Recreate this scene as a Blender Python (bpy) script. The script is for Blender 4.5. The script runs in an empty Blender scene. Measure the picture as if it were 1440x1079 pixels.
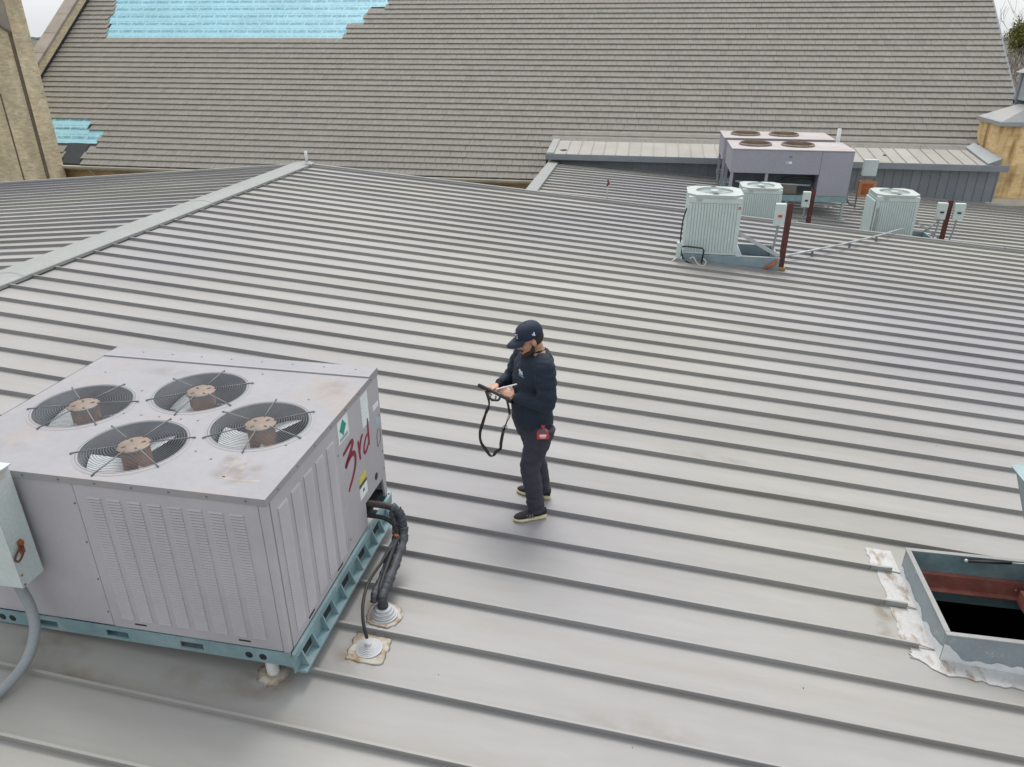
import bpy, bmesh, math, random
from mathutils import Vector, Matrix, noise as mnoise

R = math.radians
SC = bpy.context.scene
COL = SC.collection
random.seed(7)

# ---------------------------------------------------------------- camera
cam_d = bpy.data.cameras.new('camera')
cam = bpy.data.objects.new('camera', cam_d)
COL.objects.link(cam)
cam_d.sensor_width = 36.0
cam_d.lens = 36.0 * 1040.41 / 1440.0
cam_d.clip_start = 0.05
cam_d.clip_end = 6000
cam.location = (9.2086, 0.0, 3.3242)
cam.rotation_euler = (R(90 - 25.5946), 0, R(10.0123))
SC.camera = cam

# ---------------------------------------------------------------- sky and sun (thin overcast)
SUN_EL, SUN_AZ = R(60), R(-8)          # azimuth from +Y towards +X
W = bpy.data.worlds.new('World')
SC.world = W
W.use_nodes = True
nt = W.node_tree
nt.nodes.clear()
o_ = nt.nodes.new('ShaderNodeOutputWorld')
bg = nt.nodes.new('ShaderNodeBackground')
sky = nt.nodes.new('ShaderNodeTexSky')
sky.sky_type = 'NISHITA'
sky.sun_disc = False
sky.sun_elevation = SUN_EL
sky.sun_rotation = SUN_AZ
sky.air_density = 1.0
sky.dust_density = 4.0
sky.ozone_density = 1.0
hs = nt.nodes.new('ShaderNodeHueSaturation')
hs.inputs['Saturation'].default_value = 0.30
hs.inputs['Value'].default_value = 0.40
tc = nt.nodes.new('ShaderNodeTexCoord')
nz = nt.nodes.new('ShaderNodeTexNoise')
nz.inputs['Scale'].default_value = 2.6
nz.inputs['Detail'].default_value = 5
mp = nt.nodes.new('ShaderNodeMapping')
mp.inputs['Scale'].default_value = (1, 1, 3.5)
nt.links.new(tc.outputs['Generated'], mp.inputs['Vector'])
nt.links.new(mp.outputs['Vector'], nz.inputs['Vector'])
rmp = nt.nodes.new('ShaderNodeValToRGB')
rmp.color_ramp.elements[0].position = 0.3
rmp.color_ramp.elements[0].color = (0.86, 0.88, 0.90, 1)
rmp.color_ramp.elements[1].position = 0.7
rmp.color_ramp.elements[1].color = (1, 0.99, 0.97, 1)
nt.links.new(nz.outputs['Fac'], rmp.inputs['Fac'])
mul = nt.nodes.new('ShaderNodeMixRGB')
mul.blend_type = 'MULTIPLY'
mul.inputs['Fac'].default_value = 1
nt.links.new(sky.outputs['Color'], hs.inputs['Color'])
veil = nt.nodes.new('ShaderNodeMixRGB')           # even cloud veil over the clear sky
veil.blend_type = 'ADD'
veil.inputs['Fac'].default_value = 1
veil.inputs['Color2'].default_value = (3.9, 4.02, 4.12, 1)
nt.links.new(hs.outputs['Color'], veil.inputs['Color1'])
nt.links.new(veil.outputs['Color'], mul.inputs['Color1'])
nt.links.new(rmp.outputs['Color'], mul.inputs['Color2'])
nt.links.new(mul.outputs['Color'], bg.inputs['Color'])
bg.inputs['Strength'].default_value = 0.112
nt.links.new(bg.outputs['Background'], o_.inputs['Surface'])

sd = bpy.data.lights.new('sun', 'SUN')
sd.energy = 1.35
sd.angle = R(28)
sd.color = (1.0, 0.965, 0.91)
so = bpy.data.objects.new('sun', sd)
COL.objects.link(so)
sdir = Vector((math.sin(SUN_AZ) * math.cos(SUN_EL), math.cos(SUN_AZ) * math.cos(SUN_EL), math.sin(SUN_EL)))
so.rotation_euler = sdir.to_track_quat('Z', 'Y').to_euler()
so.location = (0, 30, 40)

SC.view_settings.view_transform = 'Standard'
SC.view_settings.look = 'None'
SC.view_settings.gamma = 1.0
SC.view_settings.exposure = 0.82
SC.render.engine = 'CYCLES'
SC.cycles.use_denoising = True
SC.cycles.max_bounces = 8

# ---------------------------------------------------------------- helpers
def wm(o):
    m = o.matrix_parent_inverse @ o.matrix_basis
    return (wm(o.parent) @ m) if o.parent else o.matrix_basis.copy()

def tag(o, label=None, cat=None, group=None, kind=None):
    if label: o['label'] = label
    if cat: o['category'] = cat
    if group: o['group'] = group
    if kind: o['kind'] = kind
    return o

def empty(name, loc=(0, 0, 0), label=None, cat=None, group=None, rz=0):
    o = bpy.data.objects.new(name, None)
    o.empty_display_size = 0.2
    COL.objects.link(o)
    o.location = loc
    o.rotation_euler = (0, 0, rz)
    return tag(o, label, cat, group)

def place(o, parent):
    COL.objects.link(o)
    if parent:
        o.parent = parent
        o.matrix_parent_inverse = wm(parent).inverted()
    return o

def copy_tree(o, parent=None):
    c = o.copy()
    COL.objects.link(c)
    c.parent = parent
    for ch in list(o.children):
        copy_tree(ch, c)
    return c

class MB:
    def __init__(s):
        s.v = []; s.f = []; s.sm = []; s.M = None
    def add(s, vs, fs, smooth=False):
        n = len(s.v)
        if s.M is not None: vs = [tuple(s.M @ Vector(p)) for p in vs]
        s.v += [tuple(p) for p in vs]
        for f in fs:
            s.f.append(tuple(n + i for i in f)); s.sm.append(smooth)
        return s
    def box(s, x0, x1, y0, y1, z0, z1):
        if x0 > x1: x0, x1 = x1, x0
        if y0 > y1: y0, y1 = y1, y0
        if z0 > z1: z0, z1 = z1, z0
        return s.add([(x0, y0, z0), (x1, y0, z0), (x1, y1, z0), (x0, y1, z0), (x0, y0, z1), (x1, y0, z1), (x1, y1, z1), (x0, y1, z1)],
                     [(0, 3, 2, 1), (4, 5, 6, 7), (0, 1, 5, 4), (1, 2, 6, 5), (2, 3, 7, 6), (3, 0, 4, 7)])
    def hexa(s, p):       # 8 points: bottom ring 0-3 ccw, top ring 4-7
        return s.add(p, [(0, 3, 2, 1), (4, 5, 6, 7), (0, 1, 5, 4), (1, 2, 6, 5), (2, 3, 7, 6), (3, 0, 4, 7)])
    def bar(s, a, b, w, h, up=(0, 0, 1)):
        a = Vector(a); b = Vector(b); d = (b - a).normalized(); up = Vector(up)
        if abs(d.dot(up)) > 0.98: up = Vector((0, 1, 0))
        x = d.cross(up).normalized() * w / 2; y = x.cross(d).normalized() * h / 2
        P = [a - x - y, a + x - y, b + x - y, b - x - y, a - x + y, a + x + y, b + x + y, b - x + y]
        return s.hexa([tuple(p) for p in P])
    def tube(s, path, r, n=10, caps=True, smooth=True, closed=False):
        P = [Vector(p) for p in path]
        rs = r if isinstance(r, (list, tuple)) else [r] * len(P)
        vs = []; fs = []; prev = None
        m = len(P)
        for i, p in enumerate(P):
            if closed: t = P[(i + 1) % m] - P[i - 1]
            else: t = P[min(i + 1, m - 1)] - P[max(i - 1, 0)]
            t.normalize()
            if prev is None:
                q = Vector((0, 0, 1)) if abs(t.z) < 0.9 else Vector((1, 0, 0))
                x = t.cross(q).normalized()
            else:
                x = (prev - t * prev.dot(t)).normalized()
            prev = x; y = t.cross(x)
            for k in range(n):
                a = 2 * math.pi * k / n
                vs.append(tuple(p + (x * math.cos(a) + y * math.sin(a)) * rs[i]))
        for i in range(m if closed else m - 1):
            j = (i + 1) % m
            for k in range(n):
                fs.append((i * n + k, i * n + (k + 1) % n, j * n + (k + 1) % n, j * n + k))
        if caps and not closed:
            fs.append(tuple(range(n))[::-1]); fs.append(tuple((m - 1) * n + k for k in range(n)))
        return s.add(vs, fs, smooth)
    def lathe(s, prof, c=(0, 0, 0), n=24, smooth=True, capb=False, capt=False):
        vs = []; fs = []
        for (r, z) in prof:
            for k in range(n):
                a = 2 * math.pi * k / n
                vs.append((c[0] + r * math.cos(a), c[1] + r * math.sin(a), c[2] + z))
        m = len(prof)
        for i in range(m - 1):
            for k in range(n):
                fs.append((i * n + k, i * n + (k + 1) % n, (i + 1) * n + (k + 1) % n, (i + 1) * n + k))
        if capb: fs.append(tuple(range(n))[::-1])
        if capt: fs.append(tuple((m - 1) * n + k for k in range(n)))
        return s.add(vs, fs, smooth)
    def loft(s, rings, caps=True, smooth=True):
        n = len(rings[0]); vs = [p for r in rings for p in r]; fs = []
        for i in range(len(rings) - 1):
            for k in range(n):
                fs.append((i * n + k, i * n + (k + 1) % n, (i + 1) * n + (k + 1) % n, (i + 1) * n + k))
        if caps:
            fs.append(tuple(range(n))[::-1]); fs.append(tuple((len(rings) - 1) * n + k for k in range(n)))
        return s.add(vs, fs, smooth)
    def ball(s, c, r, n=14, m=10, rot=None):
        c = Vector(c); rr = (r, r, r) if not isinstance(r, (tuple, list)) else r
        vs = []; fs = []
        for i in range(m + 1):
            th = math.pi * i / m
            for k in range(n):
                a = 2 * math.pi * k / n
                p = Vector((rr[0] * math.sin(th) * math.cos(a), rr[1] * math.sin(th) * math.sin(a), -rr[2] * math.cos(th)))
                if rot is not None: p = rot @ p
                vs.append(tuple(c + p))
        for i in range(m):
            for k in range(n):
                fs.append((i * n + k, i * n + (k + 1) % n, (i + 1) * n + (k + 1) % n, (i + 1) * n + k))
        return s.add(vs, fs, True)
    def prism(s, poly, ax, a0, a1):
        # poly in the two other axes, extruded along axis ax from a0 to a1
        def P(q, a):
            return {'x': (a, q[0], q[1]), 'y': (q[0], a, q[1]), 'z': (q[0], q[1], a)}[ax]
        n = len(poly)
        vs = [P(q, a0) for q in poly] + [P(q, a1) for q in poly]
        fs = [(i, (i + 1) % n, n + (i + 1) % n, n + i) for i in range(n)] + [tuple(range(n))[::-1], tuple(n + i for i in range(n))]
        return s.add(vs, fs)
    def mesh(s, name, mat, fixn=True):
        me = bpy.data.meshes.new(name)
        me.from_pydata(s.v, [], s.f)
        me.polygons.foreach_set('use_smooth', s.sm)
        if fixn:
            bm = bmesh.new(); bm.from_mesh(me)
            bmesh.ops.recalc_face_normals(bm, faces=bm.faces)
            bm.to_mesh(me); bm.free()
        if mat: me.materials.append(mat)
        me.update()
        return me
    def build(s, name, mat, parent=None, bevel=0, fixn=True, seg=2):
        o = bpy.data.objects.new(name, s.mesh(name, mat, fixn))
        if bevel:
            b = o.modifiers.new('bevel', 'BEVEL'); b.width = bevel; b.segments = seg
            b.limit_method = 'ANGLE'; b.angle_limit = R(40)
        return place(o, parent)

def plate_holes(outer, holes, nseg=40):
    """flat plate in XY at z=0 with round holes: holes = (cx, cy, r)"""
    bm = bmesh.new(); es = []
    def loop(pts):
        vs = [bm.verts.new((p[0], p[1], 0)) for p in pts]
        for i in range(len(vs)): es.append(bm.edges.new((vs[i], vs[(i + 1) % len(vs)])))
    loop(outer)
    for (cx, cy, r) in holes:
        loop([(cx + r * math.cos(2 * math.pi * k / nseg), cy + r * math.sin(2 * math.pi * k / nseg)) for k in range(nseg)])
    bmesh.ops.triangle_fill(bm, use_beauty=True, use_dissolve=False, edges=es)
    kill = [f for f in bm.faces if any((f.calc_center_median().x - c[0]) ** 2 + (f.calc_center_median().y - c[1]) ** 2 < (c[2] * 0.985) ** 2 for c in holes)]
    if kill: bmesh.ops.delete(bm, geom=kill, context='FACES_ONLY')
    bm.verts.ensure_lookup_table()
    vs = [tuple(v.co) for v in bm.verts]; fs = [tuple(v.index for v in f.verts) for f in bm.faces]
    for i, v in enumerate(bm.verts): v.index = i
    fs = [tuple(v.index for v in f.verts) for f in bm.faces]
    bm.free()
    return vs, fs

# ---------------------------------------------------------------- materials
MATS = {}
def lin(r, g, b):
    f = lambda c: (c / 255 / 12.92) if c / 255 <= 0.04045 else ((c / 255 + 0.055) / 1.055) ** 2.4
    return (f(r), f(g), f(b), 1)

def N(t, kind, **kw):
    n = t.nodes.new(kind)
    for k, v in kw.items():
        if k in n.inputs: n.inputs[k].default_value = v
        else: setattr(n, k, v)
    return n

def mat(name, col, rough=0.5, metal=0.0, var=0.12, scale=3.0, stretch=(1, 1, 1), bump=0.0, bscale=40, dirt=None, dirt_amt=0.4, dirt_scale=2.0, dirt_lo=0.5, dirt_hi=0.72, dirt_stretch=(1, 1, 1), spec=0.5, tint=False, objrand=0.0, fine=0.06, tone2=None, t2scale=.25):
    """base colour with two scales of uneven tone, optional stain layer and fine relief"""
    if name in MATS: return MATS[name]
    m = bpy.data.materials.new(name); m.use_nodes = True
    t = m.node_tree; b = t.nodes['Principled BSDF']; L = t.links.new
    b.inputs['Roughness'].default_value = rough; b.inputs['Metallic'].default_value = metal
    b.inputs['Specular IOR Level'].default_value = spec
    tc = N(t, 'ShaderNodeTexCoord')
    mp = N(t, 'ShaderNodeMapping'); mp.inputs['Scale'].default_value = stretch
    L(tc.outputs['Object'], mp.inputs['Vector'])
    n1 = N(t, 'ShaderNodeTexNoise', Scale=scale, Detail=5.0, Roughness=0.6)
    L(mp.outputs['Vector'], n1.inputs['Vector'])
    n2 = N(t, 'ShaderNodeTexNoise', Scale=scale * 14, Detail=3.0)
    L(mp.outputs['Vector'], n2.inputs['Vector'])
    r1 = N(t, 'ShaderNodeMapRange'); r1.inputs[1].default_value = 0.3; r1.inputs[2].default_value = 0.7
    r1.inputs[3].default_value = 1 - var; r1.inputs[4].default_value = 1 + var
    L(n1.outputs['Fac'], r1.inputs[0])
    r2 = N(t, 'ShaderNodeMapRange'); r2.inputs[1].default_value = 0.3; r2.inputs[2].default_value = 0.7
    r2.inputs[3].default_value = 1 - fine; r2.inputs[4].default_value = 1 + fine
    L(n2.outputs['Fac'], r2.inputs[0])
    mm = N(t, 'ShaderNodeMath', operation='MULTIPLY')
    L(r1.outputs[0], mm.inputs[0]); L(r2.outputs[0], mm.inputs[1])
    last = mm.outputs[0]
    if objrand:
        oi = N(t, 'ShaderNodeObjectInfo')
        r3 = N(t, 'ShaderNodeMapRange'); r3.inputs[3].default_value = 1 - objrand; r3.inputs[4].default_value = 1 + objrand
        L(oi.outputs['Random'], r3.inputs[0])
        m3 = N(t, 'ShaderNodeMath', operation='MULTIPLY'); L(last, m3.inputs[0]); L(r3.outputs[0], m3.inputs[1]); last = m3.outputs[0]
    vm = N(t, 'ShaderNodeVectorMath', operation='SCALE')
    if tint:
        at = N(t, 'ShaderNodeAttribute'); at.attribute_name = 'tint'
        mx0 = N(t, 'ShaderNodeMixRGB', blend_type='MULTIPLY'); mx0.inputs['Fac'].default_value = 1
        mx0.inputs['Color1'].default_value = col
        L(at.outputs['Color'], mx0.inputs['Color2']); L(mx0.outputs['Color'], vm.inputs[0])
    else:
        vm.inputs[0].default_value = col[:3]
    L(last, vm.inputs['Scale'])
    out = vm.outputs[0]
    if tone2:
        n5 = N(t, 'ShaderNodeTexNoise', Scale=t2scale, Detail=3.0); L(tc.outputs['Object'], n5.inputs['Vector'])
        r5 = N(t, 'ShaderNodeMapRange'); r5.inputs[1].default_value = .38; r5.inputs[2].default_value = .62; L(n5.outputs['Fac'], r5.inputs[0])
        mx5 = N(t, 'ShaderNodeMixRGB', blend_type='MULTIPLY'); mx5.inputs['Color2'].default_value = tone2
        L(r5.outputs[0], mx5.inputs['Fac']); L(out, mx5.inputs['Color1']); out = mx5.outputs['Color']
    if dirt:
        mp2 = N(t, 'ShaderNodeMapping'); mp2.inputs['Scale'].default_value = dirt_stretch
        L(tc.outputs['Object'], mp2.inputs['Vector'])
        n3 = N(t, 'ShaderNodeTexNoise', Scale=dirt_scale, Detail=7.0, Roughness=0.65)
        L(mp2.outputs['Vector'], n3.inputs['Vector'])
        rr = N(t, 'ShaderNodeMapRange'); rr.inputs[1].default_value = dirt_lo; rr.inputs[2].default_value = dirt_hi
        rr.inputs[3].default_value = 0; rr.inputs[4].default_value = dirt_amt
        L(n3.outputs['Fac'], rr.inputs[0])
        mx = N(t, 'ShaderNodeMixRGB'); mx.inputs['Color2'].default_value = dirt
        L(rr.outputs[0], mx.inputs['Fac']); L(out, mx.inputs['Color1']); out = mx.outputs['Color']
    L(out, b.inputs['Base Color'])
    rv = N(t, 'ShaderNodeMapRange'); rv.inputs[3].default_value = max(0, rough - 0.1); rv.inputs[4].default_value = min(1, rough + 0.1)
    L(n1.outputs['Fac'], rv.inputs[0]); L(rv.outputs[0], b.inputs['Roughness'])
    if bump:
        n4 = N(t, 'ShaderNodeTexNoise', Scale=bscale, Detail=4.0)
        L(mp.outputs['Vector'], n4.inputs['Vector'])
        bp = N(t, 'ShaderNodeBump'); bp.inputs['Strength'].default_value = bump; bp.inputs['Distance'].default_value = 0.02
        L(n4.outputs['Fac'], bp.inputs['Height']); L(bp.outputs['Normal'], b.inputs['Normal'])
    MATS[name] = m
    return m

def brick_mat(name, c1, c2, mortar, stain=None, stain_amt=0.5, sscale=0.8, sstretch=(1, 1, 0.25), bw=0.21, bh=0.075):
    m = bpy.data.materials.new(name); m.use_nodes = True
    t = m.node_tree; b = t.nodes['Principled BSDF']; L = t.links.new
    b.inputs['Roughness'].default_value = 0.9
    tc = N(t, 'ShaderNodeTexCoord'); sx = N(t, 'ShaderNodeSeparateXYZ'); L(tc.outputs['Object'], sx.inputs[0])
    ad = N(t, 'ShaderNodeMath', operation='ADD'); L(sx.outputs[0], ad.inputs[0]); L(sx.outputs[1], ad.inputs[1])
    cx = N(t, 'ShaderNodeCombineXYZ'); L(ad.outputs[0], cx.inputs[0]); L(sx.outputs[2], cx.inputs[1])
    bt = N(t, 'ShaderNodeTexBrick'); L(cx.outputs[0], bt.inputs['Vector'])
    bt.inputs['Scale'].default_value = 1; bt.inputs['Brick Width'].default_value = bw; bt.inputs['Row Height'].default_value = bh
    bt.inputs['Mortar Size'].default_value = 0.010; bt.inputs['Color1'].default_value = c1; bt.inputs['Color2'].default_value = c2
    bt.inputs['Mortar'].default_value = mortar; bt.inputs['Bias'].default_value = -0.2
    n0 = N(t, 'ShaderNodeTexNoise', Scale=2.2, Detail=9.0, Roughness=0.7); L(tc.outputs['Object'], n0.inputs['Vector'])
    r0 = N(t, 'ShaderNodeMapRange'); r0.inputs[1].default_value = .3; r0.inputs[2].default_value = .7; r0.inputs[3].default_value = .78; r0.inputs[4].default_value = 1.2
    L(n0.outputs['Fac'], r0.inputs[0])
    vm = N(t, 'ShaderNodeVectorMath', operation='SCALE'); L(bt.outputs['Color'], vm.inputs[0]); L(r0.outputs[0], vm.inputs['Scale'])
    out = vm.outputs[0]
    if stain:
        mp2 = N(t, 'ShaderNodeMapping'); mp2.inputs['Scale'].default_value = sstretch
        L(tc.outputs['Object'], mp2.inputs['Vector'])
        n3 = N(t, 'ShaderNodeTexNoise', Scale=sscale, Detail=6.0); L(mp2.outputs['Vector'], n3.inputs['Vector'])
        rr = N(t, 'ShaderNodeMapRange'); rr.inputs[1].default_value = .5; rr.inputs[2].default_value = .68; rr.inputs[4].default_value = stain_amt
        L(n3.outputs['Fac'], rr.inputs[0])
        mx = N(t, 'ShaderNodeMixRGB'); mx.inputs['Color2'].default_value = stain
        L(rr.outputs[0], mx.inputs['Fac']); L(out, mx.inputs['Color1']); out = mx.outputs['Color']
    L(out, b.inputs['Base Color'])
    bp = N(t, 'ShaderNodeBump'); bp.inputs['Strength'].default_value = 0.6; bp.inputs['Distance'].default_value = 0.01; bp.invert = True
    L(bt.outputs['Fac'], bp.inputs['Height']); L(bp.outputs['Normal'], b.inputs['Normal'])
    return m

M_roof = mat('painted_roof_metal', (.332, .326, .304, 1), .55, 0.0, spec=.2, tone2=(.89, .888, .985, 1), t2scale=.13, var=.09, scale=.9, stretch=(.25, 1, 1), dirt=(.27, .245, .20, 1), dirt_amt=.34, dirt_scale=1.3, dirt_stretch=(.10, 3.4, 1), objrand=.04, bump=.10, bscale=3, fine=.025)
M_trim = mat('trim_metal', (.29, .298, .292, 1), .6, 0, spec=.2, var=.06, scale=1.2, dirt=(.3, .29, .26, 1), dirt_amt=.2)
M_blue_wall = mat('slate_blue_siding', (.22, .24, .268, 1), .5, var=.08, scale=1.5, objrand=.06)
M_canopy = mat('canopy_metal', (.33, .32, .295, 1), .65, spec=.2, var=.1, scale=1.2, objrand=.05, dirt=(.34, .28, .19, 1), dirt_amt=.35, dirt_scale=1.1)
M_gutter = mat('slate_gutter', (.22, .24, .265, 1), .45, var=.08)
M_cab = mat('lilac_grey_cabinet', (.42, .405, .43, 1), .55, spec=.3, var=.07, scale=1.6, dirt=(.36, .335, .33, 1), dirt_amt=.35, dirt_scale=2.2, fine=.02)
M_cabtop = mat('chalky_cabinet_top', (.305, .302, .322, 1), .6, spec=.2, var=.07, scale=1.4, dirt=(.36, .28, .215, 1), dirt_amt=.55, dirt_scale=1.6, dirt_lo=.54, dirt_hi=.76, fine=.03)
M_cab2 = mat('blue_lilac_cabinet', (.315, .312, .36, 1), .55, spec=.3, var=.05, scale=1.2, dirt=(.27, .25, .26, 1), dirt_amt=.35, dirt_scale=1.5)
M_rail = mat('teal_painted_rail', (.20, .31, .335, 1), .5, var=.15, scale=4, dirt=(.38, .40, .40, 1), dirt_amt=.6, dirt_scale=6, dirt_lo=.52)
M_galv = mat('galvanised_steel', (.42, .45, .46, 1), .45, .35, var=.1, scale=6)
M_mint = mat('pale_mint_enamel', (.49, .575, .555, 1), .5, spec=.3, var=.05, scale=2, dirt=(.36, .40, .38, 1), dirt_amt=.3, dirt_scale=3)
M_minttop = mat('pale_mint_top', (.43, .475, .46, 1), .5, spec=.3, var=.05, scale=2)
M_mintbox = mat('pale_mint_box', (.50, .57, .555, 1), .45, var=.06, scale=3, dirt=(.42, .20, .07, 1), dirt_amt=.75, dirt_scale=3.2, dirt_lo=.62, dirt_hi=.72)
M_slate_tray = mat('slate_tray', (.21, .275, .31, 1), .5, var=.12, scale=4, dirt=(.33, .35, .36, 1), dirt_amt=.4)
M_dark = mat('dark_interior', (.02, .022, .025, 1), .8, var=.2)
M_black = mat('black_rubber', (.018, .018, .02, 1), .6, var=.2, scale=12)
M_insul = mat('taped_pipe_insulation', (.05, .055, .065, 1), .6, var=.5, scale=14, bump=.4, bscale=25)
M_wire = mat('guard_wire', (.15, .16, .175, 1), .5, .1, var=.2)
M_throat = mat('fan_throat', (.27, .28, .31, 1), .5, var=.1)
M_blade = mat('fan_blade_aluminium', (.74, .78, .80, 1), .45, .0, var=.1, scale=6)
M_rust = mat('rusty_motor', (.40, .165, .07, 1), .8, var=.3, scale=9, dirt=(.20, .20, .22, 1), dirt_amt=.9, dirt_scale=7, dirt_lo=.5, dirt_hi=.62)
M_motor = mat('motor_plate', (.215, .165, .135, 1), .6, var=.2, scale=14)
M_redpost = mat('oxide_red_post', (.085, .020, .018, 1), .6, var=.3, scale=5, dirt=(.35, .15, .03, 1), dirt_amt=.6, dirt_scale=8, dirt_lo=.6)
M_redbeam = mat('oxide_red_beam', (.30, .10, .075, 1), .6, var=.2, scale=5, dirt=(.42, .28, .23, 1), dirt_amt=.5, dirt_scale=6)
M_pvc = mat('white_pvc', (.62, .62, .60, 1), .4, var=.05)
M_conduit = mat('grey_conduit', (.25, .275, .29, 1), .5, var=.08)
M_boot = mat('boot_rubber', (.44, .45, .47, 1), .55, var=.1, scale=10)
M_seal = mat('sealant', (.46, .44, .395, 1), .8, spec=.15, var=.18, scale=9, dirt=(.28, .18, .085, 1), dirt_amt=.85, dirt_scale=11, dirt_lo=.44, dirt_hi=.62, bump=.3, bscale=30)
M_sealw = mat('white_sealant', (.47, .47, .465, 1), .8, spec=.15, var=.12, scale=4, dirt=(.24, .165, .105, 1), dirt_amt=.8, dirt_scale=7, dirt_lo=.50, dirt_hi=.66, dirt_stretch=(1.6, .9, 1), bump=.04, bscale=24)
M_curb = mat('hatch_curb_paint', (.24, .285, .31, 1), .5, var=.1, scale=4, dirt=(.42, .45, .47, 1), dirt_amt=.7, dirt_scale=7, dirt_lo=.58, dirt_hi=.7)
M_curbin = mat('hatch_inner_sheet', (.20, .29, .31, 1), .4, .1, var=.25, scale=5, dirt=(.50, .55, .58, 1), dirt_amt=.7, dirt_scale=6, dirt_lo=.6, dirt_hi=.72)
M_tile = mat('concrete_roof_tile', (.228, .214, .190, 1), .85, var=.05, scale=.35, tint=True, bump=.2, bscale=60, dirt=(.32, .30, .22, 1), dirt_amt=.18, dirt_scale=6, dirt_lo=.62, dirt_hi=.75)
M_deck = mat('roof_deck_felt', (.05, .05, .05, 1), .9)
M_tar = mat('black_roofing_felt', (.025, .028, .032, 1), .75, var=.35, scale=4)
M_stone = mat('weathered_coping_stone', (.30, .26, .225, 1), .85, var=.18, scale=1.5, bump=.2)
M_brown = mat('brown_downpipe', (.14, .105, .075, 1), .6, var=.2)
M_brick = brick_mat('tan_brick', (.78, .66, .44, 1), (.52, .42, .27, 1), (.66, .58, .43, 1), stain=(.33, .26, .16, 1), stain_amt=.45)
M_brick2 = brick_mat('yellow_brick', (.82, .58, .28, 1), (.64, .43, .19, 1), (.72, .57, .34, 1), stain=(.24, .10, .025, 1), stain_amt=.8, sscale=1.9, sstretch=(1.5, 1.5, .30), bw=.26, bh=.092)
M_eave = mat('cream_gutter', (.46, .42, .34, 1), .6, var=.15, scale=2)
M_white = mat('white_paint', (.75, .75, .75, 1), .5, var=.04)
M_lab = mat('label_paper', (.72, .78, .78, 1), .5, var=.06, scale=8)
M_green = mat('label_green', (.015, .25, .19, 1), .5)
M_yellow = mat('label_yellow', (.65, .52, .08, 1), .5)
M_print = mat('label_print', (.06, .07, .07, 1), .6)
M_paleblue = mat('label_blue', (.30, .48, .65, 1), .5)
M_spray = mat('red_spray_paint', (.23, .014, .038, 1), .6, var=.25, scale=18)
M_red = mat('red_plastic', (.55, .04, .05, 1), .4)
M_orange = mat('rust_orange', (.33, .095, .03, 1), .8, var=.3, scale=7)
M_glass = mat('dull_glass', (.35, .40, .42, 1), .15)
# ---------------------------------------------------------------- ground and far woods
def ground():
    mb = MB(); n = 64; vs = [(0, 0, -7)]; rad = [60, 250, 700, 1300]
    for r in rad:
        for k in range(n):
            a = 2 * math.pi * k / n
            vs.append((r * math.cos(a), r * math.sin(a), -7))
    fs = [(0, 1 + k, 1 + (k + 1) % n) for k in range(n)]
    for i in range(3):
        for k in range(n):
            a = 1 + i * n; b = a + n
            fs.append((a + k, b + k, b + (k + 1) % n, a + (k + 1) % n))
    mb.add(vs, fs)
    o = mb.build('ground', mat('dry_grass_ground', (.085, .08, .05, 1), .95, var=.4, scale=.05, dirt=(.05, .055, .03, 1), dirt_amt=.8, dirt_scale=.02))
    tag(o, kind='structure')
    # far belt of trees
    mb = MB(); rng = random.Random(3)
    for k in range(360):
        a = math.pi * 0.5 + (k / 360 - 0.5) * 2.6
        r = 1000 + rng.uniform(-120, 150)
        x, y = r * math.cos(a), r * math.sin(a)
        h = rng.uniform(3.5, 7.5)
        m_ = 8; rings = []
        for j in range(5):
            t = j / 4; rr = (9 + h) * math.cos(t * 1.45) * rng.uniform(.85, 1.15)
            rings.append([(x + rr * math.cos(2 * math.pi * i / m_) * rng.uniform(.8, 1.2), y + rr * math.sin(2 * math.pi * i / m_) * rng.uniform(.8, 1.2), -8 + (h - 3) * t) for i in range(m_)])
        mb.loft(rings)
    o = mb.build('distant_woods', mat('distant_foliage', (.045, .06, .06, 1), .95, var=.4, scale=.05), fixn=False)
    tag(o, 'low belt of dark woods on the far horizon', 'woods', kind='stuff')
ground()

def bare_tree(root_name, loc, h, seed, label, lean=0.0):
    rng = random.Random(seed)
    root = empty(root_name, loc, label, 'tree', 'bare trees beyond the roofs')
    tr = MB(); br = MB()
    def grow(p, d, L, r, depth):
        segs = 4; pts = [Vector(p)]; rs = [r]
        for i in range(segs):
            d = (d + Vector((rng.uniform(-.22, .22), rng.uniform(-.22, .22), rng.uniform(-.05, .16)))).normalized()
            pts.append(pts[-1] + d * L / segs); rs.append(r * (1 - .45 * (i + 1) / segs))
        (tr if depth == 0 else br).tube(pts, rs, n=6 if depth < 2 else 4, caps=False)
        if depth >= 5: return
        k = 3 if depth < 2 else rng.choice((2, 3, 3))
        for i in range(k):
            t = rng.uniform(.45, 1.0); q = pts[min(segs, int(t * segs + .5))]
            ax = Vector((rng.uniform(-1, 1), rng.uniform(-1, 1), rng.uniform(.0, .7))).normalized()
            nd = (d * .75 + ax * .75).normalized()
            grow(q, nd, L * rng.uniform(.55, .8), max(.012, rs[-1] * .7), depth + 1)
    grow(Vector(loc), Vector((lean, 0, 1)), h * .36, h * .018, 0)
    bark = mat('grey_bark', (.13, .115, .10, 1), .9, var=.3, scale=3)
    tr.build('trunk', bark, root, fixn=False); br.build('crown', bark, root, fixn=False)
    return root

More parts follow.
